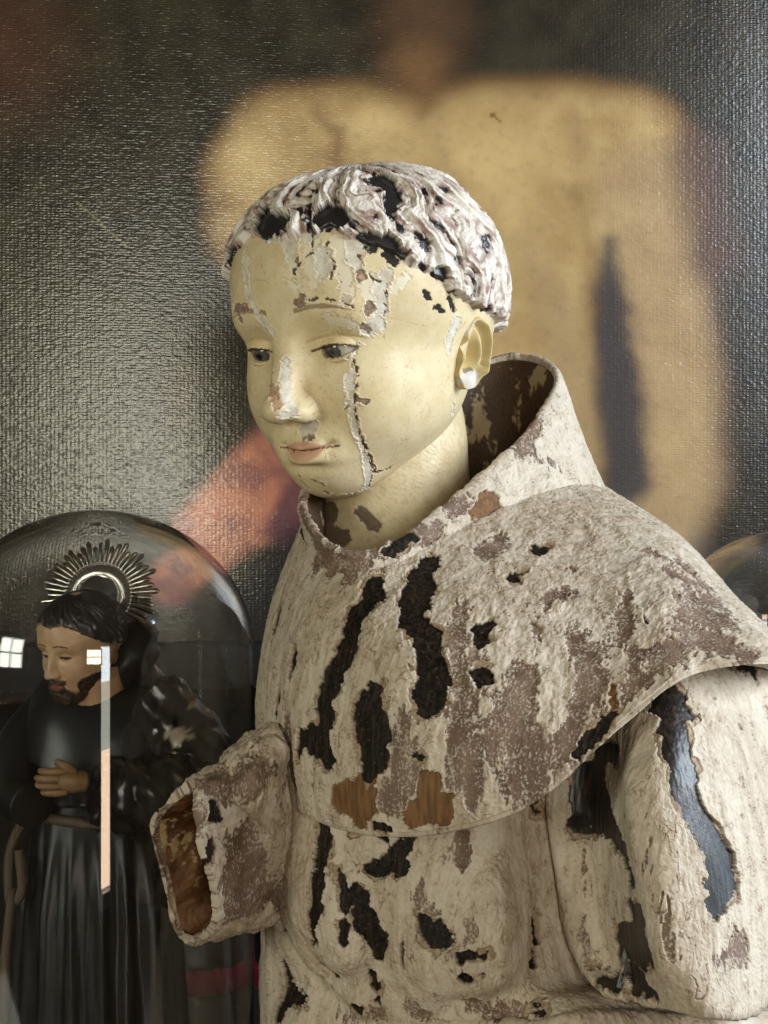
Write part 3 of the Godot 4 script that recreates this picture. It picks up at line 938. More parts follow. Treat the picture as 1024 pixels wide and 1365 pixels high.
func canvas_relief() -> ImageTexture:
	# craquelure, wrinkles of the varnish and the weave of the cloth
	var n := 2048
	var wrinkle := FastNoiseLite.new()
	wrinkle.noise_type = FastNoiseLite.TYPE_SIMPLEX_SMOOTH
	wrinkle.frequency = 0.115
	wrinkle.fractal_type = FastNoiseLite.FRACTAL_RIDGED
	wrinkle.fractal_octaves = 3
	wrinkle.seed = 8
	wrinkle.domain_warp_enabled = true
	wrinkle.domain_warp_amplitude = 9.0
	wrinkle.domain_warp_frequency = 0.03
	var a := wrinkle.get_image(n / 2, n, false, false, false)
	a.resize(n, n, Image.INTERPOLATE_CUBIC)
	wrinkle.seed = 19
	wrinkle.frequency = 0.045
	var b := wrinkle.get_image(n, n, false, false, false)
	wrinkle.fractal_type = FastNoiseLite.FRACTAL_FBM
	wrinkle.frequency = 0.16
	var c := wrinkle.get_image(n, n, false, false, false)
	var A := a.get_data()
	var B := b.get_data()
	var Cc := c.get_data()
	var wx := PackedFloat32Array()
	for i in n: wx.append(sin(i * TAU / 5.3) * 9.0 + sin(i * 0.37 + 2.0 * sin(i * 0.013)) * 4.0)
	for y in n:
		var wy := sin(y * TAU / 5.1) * 10.0 + sin(y * 0.41 + 2.0 * sin(y * 0.017)) * 4.0
		for x in n:
			var i := y * n + x
			A[i] = clampi(int(A[i] * 0.36 + B[i] * 0.26 + Cc[i] * 0.14 + (wx[x] + wy) * (0.35 + B[i] * 0.005) + 30.0), 0, 255)
	return ImageTexture.create_from_image(Image.create_from_data(n, n, false, Image.FORMAT_L8, A))

func setting() -> void:
	var box := BoxMesh.new()
	box.size = Vector3(3.0, 2.4, 0.08)
	struct("wall", box, M.wall, Vector3(-0.02, 0.3, -1.80)).rotation.y = TURN
	box = BoxMesh.new()
	box.size = Vector3(2.2, 0.05, 1.05)
	struct("shelf_top", box, M.shelf, Vector3(0, -0.645, -1.15))
	var o := thing("oil_painting", Vector3(0, -0.2, -1.7), "large dark varnished oil painting of a bare torso behind the statue", "painting")
	o.rotation.y = TURN
	var q := BoxMesh.new()
	q.size = Vector3(1.6, 1.05, 0.02)
	var m := mat(Color.WHITE, 0.21, 0.5)
	m.albedo_texture = canvas_print()
	m.heightmap_enabled = true
	m.heightmap_texture = canvas_relief()
	m.heightmap_scale = 0.048
	# the front face of a box uses a third of the sheet, so the canvas is a sheet of its own on a stretcher
	obj("stretcher", q, M.frame, o, Vector3(0, 0.525, -0.012))
	var sheet := PlaneMesh.new()
	sheet.orientation = PlaneMesh.FACE_Z
	sheet.size = Vector2(1.6, 1.05)
	obj("canvas", sheet, m, o, Vector3(0, 0.525, 0.0))
	var rail := BoxMesh.new()
	rail.size = Vector3(1.7, 0.045, 0.05)
	obj("frame_rail", rail, M.frame, o, Vector3(0, 0.040, 0.02))

# ---------------------------------------------------------------- the statue
func col(list: Array) -> Array:
	var out := []
	for k in range(0, list.size(), 3): out.append(at(list[k], list[k + 1], list[k + 2]))
	return out

func statue() -> void:
	var root := thing("statue", Vector3(0.05, -0.62, -1.2), "large wooden statue of a tonsured friar with flaking white paint, in front of the painting", "statue")
	var pale := Color(0.485, 0.405, 0.310)
	# cape: columns run from behind on the left round the chest to the back, each from the collar down to the hem
	var cape := [
		col([440,690,1.28, 410,780,1.33, 395,890,1.35, 390,960,1.35, 395,1030,1.35]),
		col([404,706,1.19, 368,800,1.20, 349,890,1.20, 345,960,1.20, 354,1036,1.20]),
		col([424,735,1.11, 398,830,1.085, 388,930,1.07, 390,1010,1.065, 402,1080,1.065]),
		col([478,753,1.065, 478,850,1.02, 480,950,1.0, 484,1040,.99, 492,1108,.99]),
		col([536,746,1.065, 560,840,1.0, 576,940,.972, 588,1030,.957, 600,1103,.957]),
		col([606,712,1.09, 655,790,1.02, 688,890,.972, 702,990,.948, 712,1064,.942]),
		col([690,672,1.14, 757,740,1.065, 797,820,1.0, 815,895,.962, 832,960,.940]),
		col([758,650,1.19, 848,700,1.12, 900,770,1.035, 918,832,.985, 928,893,.950]),
		col([806,652,1.25, 903,717,1.20, 968,788,1.14, 1022,842,1.06, 1054,888,1.01]),
		col([790,660,1.34, 880,730,1.38, 940,810,1.40, 980,880,1.42, 1000,940,1.42]),
		col([640,640,1.40, 650,750,1.46, 650,850,1.48, 650,950,1.49, 650,1040,1.49])]
	for c in cape:   # the hem turns in and under
		var inward: Vector3 = (Vector3(0.05, c[4].y, -1.2) - c[4]).normalized()
		c.append(c[4] + inward * 0.0032 + Vector3(0, -0.0006, 0))
		c.append(c[4].lerp(c[3], 0.3) + inward * 0.010 + Vector3(0, -0.010, 0))
	var seg := [40, 70, 80, 85, 90, 90, 85, 80, 50, 24, 20]
	var g := loft(cape, true, seg, [100, 105, 100, 95, 5, 5])
	robe_part("cape", g, MARKS_CAPE, {"brown": 0.09, "hem": 397, "white": pale, "warm": 0.55}, root)
	# collar: outer face down from the rim, then the inner face
	var rim := col([402,662,1.16, 416,706,1.10, 462,738,1.065, 530,722,1.07, 610,664,1.115, 690,598,1.175, 742,530,1.245, 742,497,1.29, 700,481,1.335, 640,492,1.34, 540,545,1.30, 440,610,1.24])
	var base := col([404,706,1.185, 424,737,1.105, 478,757,1.058, 536,749,1.058, 606,713,1.085, 690,673,1.135, 760,650,1.185, 806,652,1.25, 790,660,1.34, 640,640,1.40, 500,650,1.36, 440,690,1.28])
	var cols := []
	for k in rim.size():
		var r: Vector3 = rim[k]
		var b: Vector3 = base[k]
		var cen := Vector3(0.03, r.y, -1.21)
		var inw := (cen - r).normalized()
		cols.append([b + (cen - b).normalized() * 0.003 - Vector3(0, 0.004, 0), b.lerp(r, 0.5) + inw * 0.002, r, r + inw * 0.005, r + inw * 0.012 - Vector3(0, 0.02, 0), r + inw * 0.018 - Vector3(0, 0.07, 0), r + inw * 0.020 - Vector3(0, 0.12, 0)])
	for c in cols: c.reverse()
	g = loft(cols, true, [40, 50, 55, 65, 75, 75, 50, 40, 40, 40, 30, 30], [24, 30, 20, 5, 50, 50])
	robe_part("collar", g, MARKS_COLLAR, {"brown": 0.03, "white": pale, "warm": 0.35, "cracks": 0.2, "inner": 74}, root)
	# tunic under the cape
	var tunic := [
		col([400,1000,1.36, 395,1100,1.37, 392,1190,1.37, 392,1260,1.37, 395,1320,1.37, 400,1370,1.37, 400,1440,1.37, 380,1900,1.37]),
		col([362,1010,1.19, 356,1100,1.19, 354,1190,1.19, 356,1250,1.19, 352,1310,1.19, 352,1365,1.19, 350,1440,1.19, 320,1900,1.19]),
		col([385,1010,1.10, 384,1100,1.09, 380,1190,1.085, 392,1250,1.09, 400,1310,1.11, 385,1365,1.10, 380,1440,1.10, 360,1900,1.10]),
		col([420,1010,1.07, 415,1110,1.065, 408,1200,1.055, 418,1265,1.06, 440,1312,1.072, 440,1365,1.075, 435,1440,1.075, 430,1900,1.06]),
		col([455,1010,1.05, 452,1110,1.045, 450,1200,1.03, 456,1270,1.03, 470,1310,1.045, 485,1365,1.055, 485,1440,1.05, 490,1900,1.03]),
		col([505,1010,1.03, 500,1110,1.035, 498,1200,1.025, 505,1275,1.025, 520,1325,1.035, 540,1365,1.04, 545,1440,1.03, 560,1900,1.0]),
		col([580,1010,1.0, 580,1110,1.01, 585,1200,1.0, 595,1280,.99, 605,1330,1.0, 610,1365,1.02, 615,1440,1.0, 640,1900,.97]),
		col([650,1000,.99, 655,1100,1.0, 660,1190,.985, 668,1270,.98, 680,1325,.992, 690,1365,1.0, 690,1440,.98, 720,1900,.95]),
		col([700,990,1.0, 705,1100,1.015, 708,1190,1.01, 716,1265,1.005, 730,1318,1.0, 745,1350,.975, 750,1440,.96, 780,1900,.94]),
		col([735,990,1.01, 742,1100,1.022, 745,1190,1.022, 752,1265,1.02, 775,1316,1.02, 800,1340,.985, 820,1440,.96, 850,1900,.94]),
		col([795,990,1.02, 805,1100,1.035, 812,1190,1.035, 822,1265,1.035, 850,1320,1.05, 880,1345,1.0, 900,1440,.98, 940,1900,.96]),
		col([950,990,1.10, 960,1100,1.11, 965,1190,1.11, 970,1265,1.11, 985,1330,1.08, 1000,1352,1.03, 1010,1440,1.01, 1060,1900,1.0]),
		col([1000,1000,1.30, 1010,1100,1.30, 1010,1190,1.30, 1010,1265,1.30, 1020,1330,1.30, 1030,1352,1.30, 1040,1440,1.30, 1080,1900,1.30]),
		col([700,1000,1.48, 700,1100,1.48, 700,1190,1.48, 700,1265,1.48, 700,1330,1.48, 700,1352,1.48, 700,1440,1.48, 700,1900,1.48])]
	for c in tunic: c[7].y = -0.62
	g = loft(tunic, true, [16, 30, 40, 50, 60, 75, 75, 60, 45, 50, 50, 30, 12, 12], [60, 80, 70, 55, 50, 40, 30])
	robe_part("tunic", g, MARKS_TUNIC, {"brown": -0.16, "white": pale, "warm": 0.6, "cracks": 0.0, "streak": 0.28}, root)
	# sleeve on the right of the picture
	var right := [
		col([735,1010,1.03, 737,1080,1.025, 744,1150,1.025, 756,1225,1.025, 778,1285,1.015, 806,1318,.99]),
		col([785,985,1.01, 790,1070,1.0, 796,1150,1.0, 808,1235,.998, 828,1290,.988, 846,1328,.965]),
		col([822,955,.99, 826,1050,.968, 830,1140,.962, 842,1232,.958, 858,1292,.952, 880,1333,.940]),
		col([852,920,.975, 852,1030,.940, 858,1130,.926, 868,1230,.920, 886,1295,.916, 908,1339,.918]),
		col([905,880,.98, 905,1000,.935, 908,1120,.918, 918,1230,.912, 935,1300,.910, 955,1350,.912]),
		col([975,868,1.02, 985,1000,.97, 992,1120,.950, 1000,1230,.942, 1005,1300,.94, 1005,1346,.942]),
		col([1060,865,1.10, 1075,1000,1.06, 1085,1120,1.04, 1080,1220,1.02, 1065,1280,1.01, 1045,1316,1.0]),
		col([1100,865,1.20, 1130,1000,1.18, 1140,1120,1.17, 1130,1220,1.15, 1110,1280,1.14, 1080,1316,1.12]),
		col([900,900,1.18, 900,1030,1.16, 900,1120,1.14, 905,1220,1.12, 915,1290,1.11, 925,1330,1.09])]
	for c in right:
		var inward: Vector3 = (at(925, 1330, 1.0) - c[5]).normalized()
		c.append(c[5] + inward * 0.006 + Vector3(0, 0.001, 0))
		c.append(c[5] + inward * 0.014 + Vector3(0, 0.04, 0))
	g = loft(right, true, [60, 60, 50, 75, 85, 85, 40, 20, 30], [105, 105, 105, 75, 55, 5, 12])
	robe_part("sleeve", g, MARKS_RIGHT, {"brown": -0.10, "white": pale, "warm": 0.5, "streak": 0.22, "cracks": 0.1, "shiny": true}, root)
	# broken sleeve on the left, open where the forearm is gone: outside from the body to the mouth, then the inside
	var mouth := col([268,1040,1.06, 236,1062,1.085, 210,1097,1.11, 224,1165,1.125, 246,1248,1.13, 288,1238,1.06, 290,1180,1.035, 272,1120,1.03, 266,1066,1.035])
	var shoulder := col([372,985,1.13, 372,1000,1.20, 376,1040,1.26, 380,1120,1.28, 380,1200,1.25, 384,1215,1.13, 388,1160,1.09, 390,1090,1.08, 385,1020,1.09])
	cols = []
	for k in mouth.size():
		var a: Vector3 = shoulder[k]
		var b: Vector3 = mouth[k]
		var cen := at(250, 1140, 1.09)
		var inn: Vector3 = b + (cen - b) * 0.045
		cols.append([inn.lerp(at(380, 1110, 1.16), 0.75), inn.lerp(at(380, 1110, 1.16), 0.3), inn, b, b.lerp(a, 0.45) + Vector3(0, 0.004 if k < 3 or k > 7 else -0.003, 0), a])
	g = loft(cols, true, [50, 45, 60, 75, 50, 50, 50, 45, 45], [24, 30, 8, 90, 60])
	robe_part("broken_sleeve", g, MARKS_LEFT, {"brown": 0.32, "white": pale, "crumple": 0.006, "warm": 0.7, "cracks": 0.2, "inner": 54, "raw": true}, root)
	# the upper arm pad over the broken sleeve
	var pad := [
		col([372,965,1.16, 330,985,1.17, 300,1012,1.16, 296,1040,1.15, 300,1060,1.13]),
		col([372,968,1.10, 335,988,1.09, 305,1014,1.085, 298,1042,1.08, 304,1066,1.08]),
		col([376,985,1.07, 350,1003,1.055, 328,1028,1.045, 318,1052,1.045, 322,1078,1.055]),
		col([384,1030,1.07, 372,1050,1.055, 358,1070,1.05, 350,1090,1.055, 352,1110,1.07])]
	g = loft(pad, false, [30, 50, 50], [26, 26, 22, 22])
	robe_part("upper_sleeve", g, MARKS_LEFT, {"brown": 0.22, "white": pale, "crumple": 0.006, "warm": 0.6}, root)
	head(root)

func head_frame() -> Transform3D:
	return Transform3D(Basis.from_euler(Vector3(deg_to_rad(8.5), deg_to_rad(-35.0), deg_to_rad(-1.0))), at(492, 452, 1.20))

func head(root: Node3D) -> void:
	var thetas := spread([[-180, -110, 14], [-110, -75, 40], [-75, 75, 400], [75, 140, 150], [140, 180, 14]])
	var phis := spread([[90, 70, 50], [70, 30, 130], [30, -48, 250], [-48, -70, 40], [-70, -90, 8]])
	var g0 := head_grid([360, 180], thetas, phis, true)
	var frame := head_frame()
	var g := turned(g0, frame)
	var P: PackedVector3Array = g.P
	var L: PackedVector3Array = g0.P
	var D := mark_fields(g, MARKS_HEAD, 6)
	var d_black: PackedFloat32Array = D[BLACK]
	var d_wood: PackedFloat32Array = D[WOOD]
	var d_brown: PackedFloat32Array = D[BROWN]
	var d_crack: PackedFloat32Array = D[CRACK]
	var d_white: PackedFloat32Array = D[WHITE]
	var d_pale: PackedFloat32Array = D[CHALK]
	var H := PackedFloat32Array()
	var C := PackedColorArray()
	var K := PackedByteArray()
	H.resize(P.size())
	C.resize(P.size())
	K.resize(P.size())
	var KH := PackedByteArray()   # the same points sorted for the hair
	KH.resize(P.size())
	KH.fill(255)
	var nu: int = g.nu
	for i in P.size():
		var l := L[i]
		var p := P[i]
		var deg := thetas[i % nu]
		var n1 := fbm.get_noise_3dv(l * 60.0)
		var grain := fine.get_noise_3dv(l * 620.0)
		var jag := 0.0026 * fbm.get_noise_3dv(l * 170.0) + 0.0010 * fine.get_noise_3dv(l * 600.0)
		var lift := l.y - hair_line(absf(deg)) + 0.004 * fine.get_noise_3dv(l * 70.0)
		var hair := clampf(lift / 0.004, 0.0, 1.0) * smoothstep(86.0, 82.0, phis[i / nu])
		if l.z > 0.09 and l.y < 0.06: hair = 0.0
		if hair > 0.0:
			var el := phis[i / nu]
			var swirl := 1.5 * fine.get_noise_3dv(l * 17.0) + 0.45 * fbm.get_noise_3dv(l * 50.0)
			var strand := deg / 10.5 + el * 0.040 + swirl * 0.85
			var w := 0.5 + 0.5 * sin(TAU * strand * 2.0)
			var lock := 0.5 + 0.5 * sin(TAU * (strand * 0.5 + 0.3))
			var fibre := fine.get_noise_3d(strand * 6.0, el * 0.10, deg * 0.02)
			var hh := 0.0025 + (0.0062 * pow(lock, 0.6) + 0.0017 * w + 0.0011 * fibre) * smoothstep(84.0, 55.0, el) + 0.0005 * grain
			H[i] = hh * hair
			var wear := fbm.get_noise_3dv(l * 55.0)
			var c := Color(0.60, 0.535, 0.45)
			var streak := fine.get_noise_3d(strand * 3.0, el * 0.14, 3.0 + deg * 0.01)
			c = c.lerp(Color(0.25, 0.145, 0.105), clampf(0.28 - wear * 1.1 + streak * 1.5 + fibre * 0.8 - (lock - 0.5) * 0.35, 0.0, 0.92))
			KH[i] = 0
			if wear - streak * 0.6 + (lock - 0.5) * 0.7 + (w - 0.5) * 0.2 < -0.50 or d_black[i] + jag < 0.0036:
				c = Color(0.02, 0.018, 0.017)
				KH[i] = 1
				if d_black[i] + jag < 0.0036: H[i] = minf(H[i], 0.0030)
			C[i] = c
			K[i] = 255
			continue
		# flesh paint
		var c := Color(0.60, 0.480, 0.290).lerp(Color(0.54, 0.415, 0.228), clampf(0.5 + n1, 0.0, 1.0))
		c = c.lerp(Color(0.40, 0.30, 0.14), clampf(fine.get_noise_3dv(l * 240.0) * 0.55 - 0.1, 0.0, 0.35))
		if grain > 0.66: c = c.lerp(Color(0.16, 0.10, 0.05), 0.55)
		var hairline := cell.get_noise_3dv((l + Vector3(n1, -n1, n1) * 0.012) * 62.0)
		if hairline < -0.985 + 0.012 * n1 and fine.get_noise_3dv(l * 22.0 + Vector3(4, 4, 4)) > 0.05: c = c.lerp(Color(0.25, 0.16, 0.08), 0.5)
		var lx := l.x - 0.006
		var my := l.y + 0.0735 - 0.0014 * pow(lx / 0.022, 2.0)
		if l.z > 0.07 and absf(lx) < 0.024 and my < 0.009 and my > -0.0115:
			var w := 1.0 - pow(lx / 0.0155, 2.0)
			var lip := smoothstep(0.0, 0.0018, minf(0.0068 * sqrt(maxf(w, 0.0)) - my, my + 0.0092 * sqrt(maxf(1.0 - pow(lx / 0.0140, 2.0), 0.0))))
			c = c.lerp(Color(0.42, 0.18, 0.115), lip * 0.7)
			if absf(my - 0.0002) < 0.0006: c = Color(0.10, 0.03, 0.02)
		var ex := absf(l.x) - EYE.x
		if l.z > 0.05 and absf(ex) < 0.0165:
			var k := 1.0 - pow(ex / 0.0165, 2.0)
			var top := EYE.y + 0.0028 * k - 0.0010 + 0.06 * ex
			if absf(l.y - top) < 0.0009: c = Color(0.12, 0.06, 0.03)
		# painted brow
		if l.z > 0.04:
			var arch := 0.0275 - 8.0 * pow(absf(l.x) - 0.030, 2.0)
			if absf(l.y - arch) < 0.0018 * clampf((0.055 - absf(l.x)) / 0.02, 0.0, 1.0) + grain * 0.0006 and absf(l.x) > 0.012:
				c = c.lerp(Color(0.16, 0.085, 0.035), 0.75)
		K[i] = 0
		H[i] = 0.0006
		var dp := d_pale[i] + jag * 1.6
		if dp < 0.0:   # top coat gone, cream undercoat left
			c = c.lerp(Color(0.62, 0.545, 0.40), 0.75)
			H[i] = 0.0003
		elif dp < 0.0007: c = c.lerp(Color(0.30, 0.21, 0.11), 0.45)
		var dw := d_white[i] + jag - 0.0008
		var rim := dw
		if dw < 0.0:
			var a := fbm.get_noise_3dv(l * 90.0)
			c = Color(0.60, 0.54, 0.44).lerp(Color(0.42, 0.34, 0.24), clampf(0.4 + a, 0.0, 1.0))
			if grain > 0.45: c = c.lerp(Color(0.25, 0.17, 0.11), 0.5)
			H[i] = 0.0002 + 0.0002 * a
			K[i] = 1
		var d2 := d_brown[i] + jag
		if d2 < 0.0:
			c = Color(0.17, 0.105, 0.07).lerp(Color(0.27, 0.19, 0.14), clampf(0.5 + fine.get_noise_3dv(l * 300.0), 0.0, 1.0))
			H[i] = -0.0002
			K[i] = 1
		var d1 := d_wood[i] + jag
		if d1 < 0.0:
			c = Color(0.33, 0.17, 0.08).lerp(Color(0.52, 0.38, 0.26), clampf(0.45 + fine.get_noise_3d(l.x * 700.0, l.y * 60.0, l.z * 700.0), 0.0, 1.0))
			H[i] = -0.0004 + 0.0003 * grain
			K[i] = 1
		if d_black[i] + jag < 0.0:
			c = Color(0.02, 0.017, 0.015)
			H[i] = -0.0001
			K[i] = 1
		rim = minf(rim, minf(d2, d1))
		if rim > 0.0 and rim < 0.0010:
			H[i] += 0.0004
			c = c.lerp(Color(0.62, 0.54, 0.38), 0.5)
		var dc := d_crack[i] + jag * 0.8
		if dc < 0.0:
			c = Color(0.09, 0.055, 0.035)
			H[i] = -0.0003
			K[i] = 1
		C[i] = c
	obj("head", skin(g, H, C, K, 1.0, 2, root.position), [M.flesh, M.loss], root)
	# hair: the same carving, its faces sorted out by their first corner
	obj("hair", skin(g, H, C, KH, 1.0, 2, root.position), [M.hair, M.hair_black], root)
	# glass eyes
	for s in [-1.0, 1.0]:
		eye("eye", frame, Vector3(EYE.x * s, EYE.y, EYE.z), EYE_R, Vector3(-0.20 if s > 0 else -0.10, -0.30, 1.0), root)
	ear(frame, root)
	# neck
	var rings := []
	for a in 10:
		var t := TAU * a / 10.0
		var d := Vector3(cos(t), 0, -sin(t))
		rings.append([frame * Vector3(d.x * 0.048, -0.020, d.z * 0.050 - 0.024), frame * Vector3(d.x * 0.056, -0.075, d.z * 0.058 - 0.024), frame * Vector3(d.x * 0.058, -0.115, d.z * 0.062 - 0.020), frame * Vector3(d.x * 0.066, -0.170, d.z * 0.074 - 0.014), frame * Vector3(d.x * 0.074, -0.24, d.z * 0.080 - 0.012)])
	var seg := []
	for a in 10: seg.append(26)
	var gn := loft(rings, true, seg, [20, 40, 40, 20])
	var PN: PackedVector3Array = gn.P
	D = mark_fields(gn, MARKS_NECK, 6)
	var cn := PackedColorArray()
	var hn := PackedFloat32Array()
	for i in PN.size():
		var l := PN[i]
		var grain := fine.get_noise_3dv(l * 420.0)
		var c := Color(0.60, 0.480, 0.290).lerp(Color(0.54, 0.415, 0.228), clampf(0.5 + fbm.get_noise_3dv(l * 40.0), 0.0, 1.0))
		c = c.lerp(Color(0.20, 0.13, 0.06), clampf(grain * 1.2 + fbm.get_noise_3dv(l * 90.0) * 1.3 - 0.15, 0.0, 0.24))
		var jag := 0.002 * fbm.get_noise_3dv(l * 200.0)
		hn.append(0.0003 * grain)
		if D[BROWN][i] + jag < 0.0:
			c = Color(0.11, 0.08, 0.05).lerp(Color(0.17, 0.12, 0.07), clampf(0.5 + grain, 0.0, 1.0))
			hn[i] -= 0.0004
		if D[WHITE][i] + jag < 0.0: c = Color(0.50, 0.42, 0.24)
		cn.append(c)
	obj("neck", skin(gn, hn, cn, PackedByteArray(), 1.0, 1, root.position), M.neck, root)

func eye(called: String, frame: Transform3D, c: Vector3, r: float, gaze: Vector3, root: Node3D) -> void:
	var P := PackedVector3Array()
	var C := PackedColorArray()
	var look := gaze.normalized()
	for j in 41:
		var phi := PI * j / 40.0
		for i in 64:
			var t := TAU * i / 64.0
			var d := Vector3(sin(phi) * cos(t), cos(phi), -sin(phi) * sin(t))
			P.append(frame * (c + d * r))
			var off := acos(clampf(d.dot(look), -1.0, 1.0)) * r
			var k := Color(0.38, 0.33, 0.26)
			if off < 0.0086: k = Color(0.055, 0.050, 0.044).lerp(Color(0.105, 0.095, 0.082), clampf(0.5 + fine.get_noise_3dv(d * 9.0), 0.0, 1.0))
			if off < 0.0086 and off > 0.0077: k = Color(0.05, 0.045, 0.04)
			if off < 0.0030: k = Color(0.012, 0.011, 0.01)
			C.append(k)
	var g := {"P": P, "nu": 64, "nv": 41, "closed": true}
	obj(called, skin(g, PackedFloat32Array(), C, PackedByteArray(), 1.0, 1, root.position), M.eye, root)

# ear: a shell laid out in polar steps round its middle, front relief and a back
func ear(frame: Transform3D, root: Node3D) -> void:
	var outline := [[90, 0.028], [60, 0.0265], [30, 0.0225], [0, 0.0195], [-30, 0.0195], [-60, 0.0245], [-80, 0.030], [-100, 0.0305], [-120, 0.0245], [-150, 0.0165], [-180, 0.0145], [-210, 0.0165], [-240, 0.0220], [-270, 0.028]]
	for s in [1.0, -1.0]:
		var P := PackedVector3Array()
		var C := PackedColorArray()
		var nr := 60
		var na := 140
		for j in nr + 1:
			for i in na:
				var a := 90.0 - 360.0 * i / na
				var rad := 0.02
				for k in outline.size() - 1:
					if a <= outline[k][0] and a >= outline[k + 1][0]:
						var f: float = (outline[k][0] - a) / float(outline[k][0] - outline[k + 1][0])
						f = f * f * (3.0 - 2.0 * f)
						rad = 0.92 * lerpf(outline[k][1], outline[k + 1][1], f)
				var f := float(j) / 40.0
				var front := true
				if j > 44:
					front = false
					f = (float(nr - j) / 16.0) * 1.0
				elif j > 40: f = 1.0
				var u := f * rad * cos(deg_to_rad(a))     # towards the back of the head
				var v := f * rad * sin(deg_to_rad(a))
				var z := 0.0
				if front:
					var helix := bump(f - 0.88, 0.12) * (1.0 if a > -60.0 or a < -215.0 else clampf((absf(a + 137.0) - 60.0) / 20.0, 0.0, 1.0))
					z = 0.0068 * helix
					z -= 0.0110 * bump(u + 0.0015, 0.0068) * bump(v + 0.003, 0.0085)       # bowl
					z += 0.0050 * bump(u - 0.0075 + v * 0.22, 0.0032) * bump(v - 0.002, 0.014)   # inner ridge
					z -= 0.0020 * bump(f - 0.70, 0.10) * (1.0 if a > -50.0 or a < -230.0 else 0.0)
					z += 0.0060 * bump(u + 0.0105, 0.0042) * bump(v + 0.004, 0.006)        # tragus
					z += 0.0022 * bump(v + 0.021, 0.007) * bump(u + 0.001, 0.008)           # lobe
					if j > 40: z -= 0.0012 * (j - 40)
				else: z = -0.006 - 0.004 * (1.0 - f)
				var l := Vector3(s * (0.0805 + z + 0.30 * maxf(u + 0.010, 0.0)), v - 0.013, -0.010 - u * 0.76 - v * 0.16)
				P.append(frame * l)
				var c := Color(0.55, 0.43, 0.20).lerp(Color(0.47, 0.36, 0.17), clampf(0.5 + fbm.get_noise_3dv(l * 80.0), 0.0, 1.0))
				var n := fbm.get_noise_3dv(l * 130.0) * 0.009
				if Vector2((u + 0.002) / 0.0085, (v + 0.0195) / 0.0078).length() + n * 90.0 < 1.0 and front: c = Color(0.52, 0.48, 0.41)
				if v > 0.010 + n and u < -0.004 + n: c = Color(0.56, 0.49, 0.36)
				if absf(v + 0.0145) < 0.0012 + n * 0.3 and absf(u + 0.002) < 0.006 and front: c = Color(0.22, 0.17, 0.11)
				C.append(c)
		var g := {"P": P, "nu": na, "nv": nr + 1, "closed": true}
		obj("ear", skin(g, PackedFloat32Array(), C, PackedByteArray(), 1.0 if s < 0 else 1.0, 1, root.position), M.flesh, root)

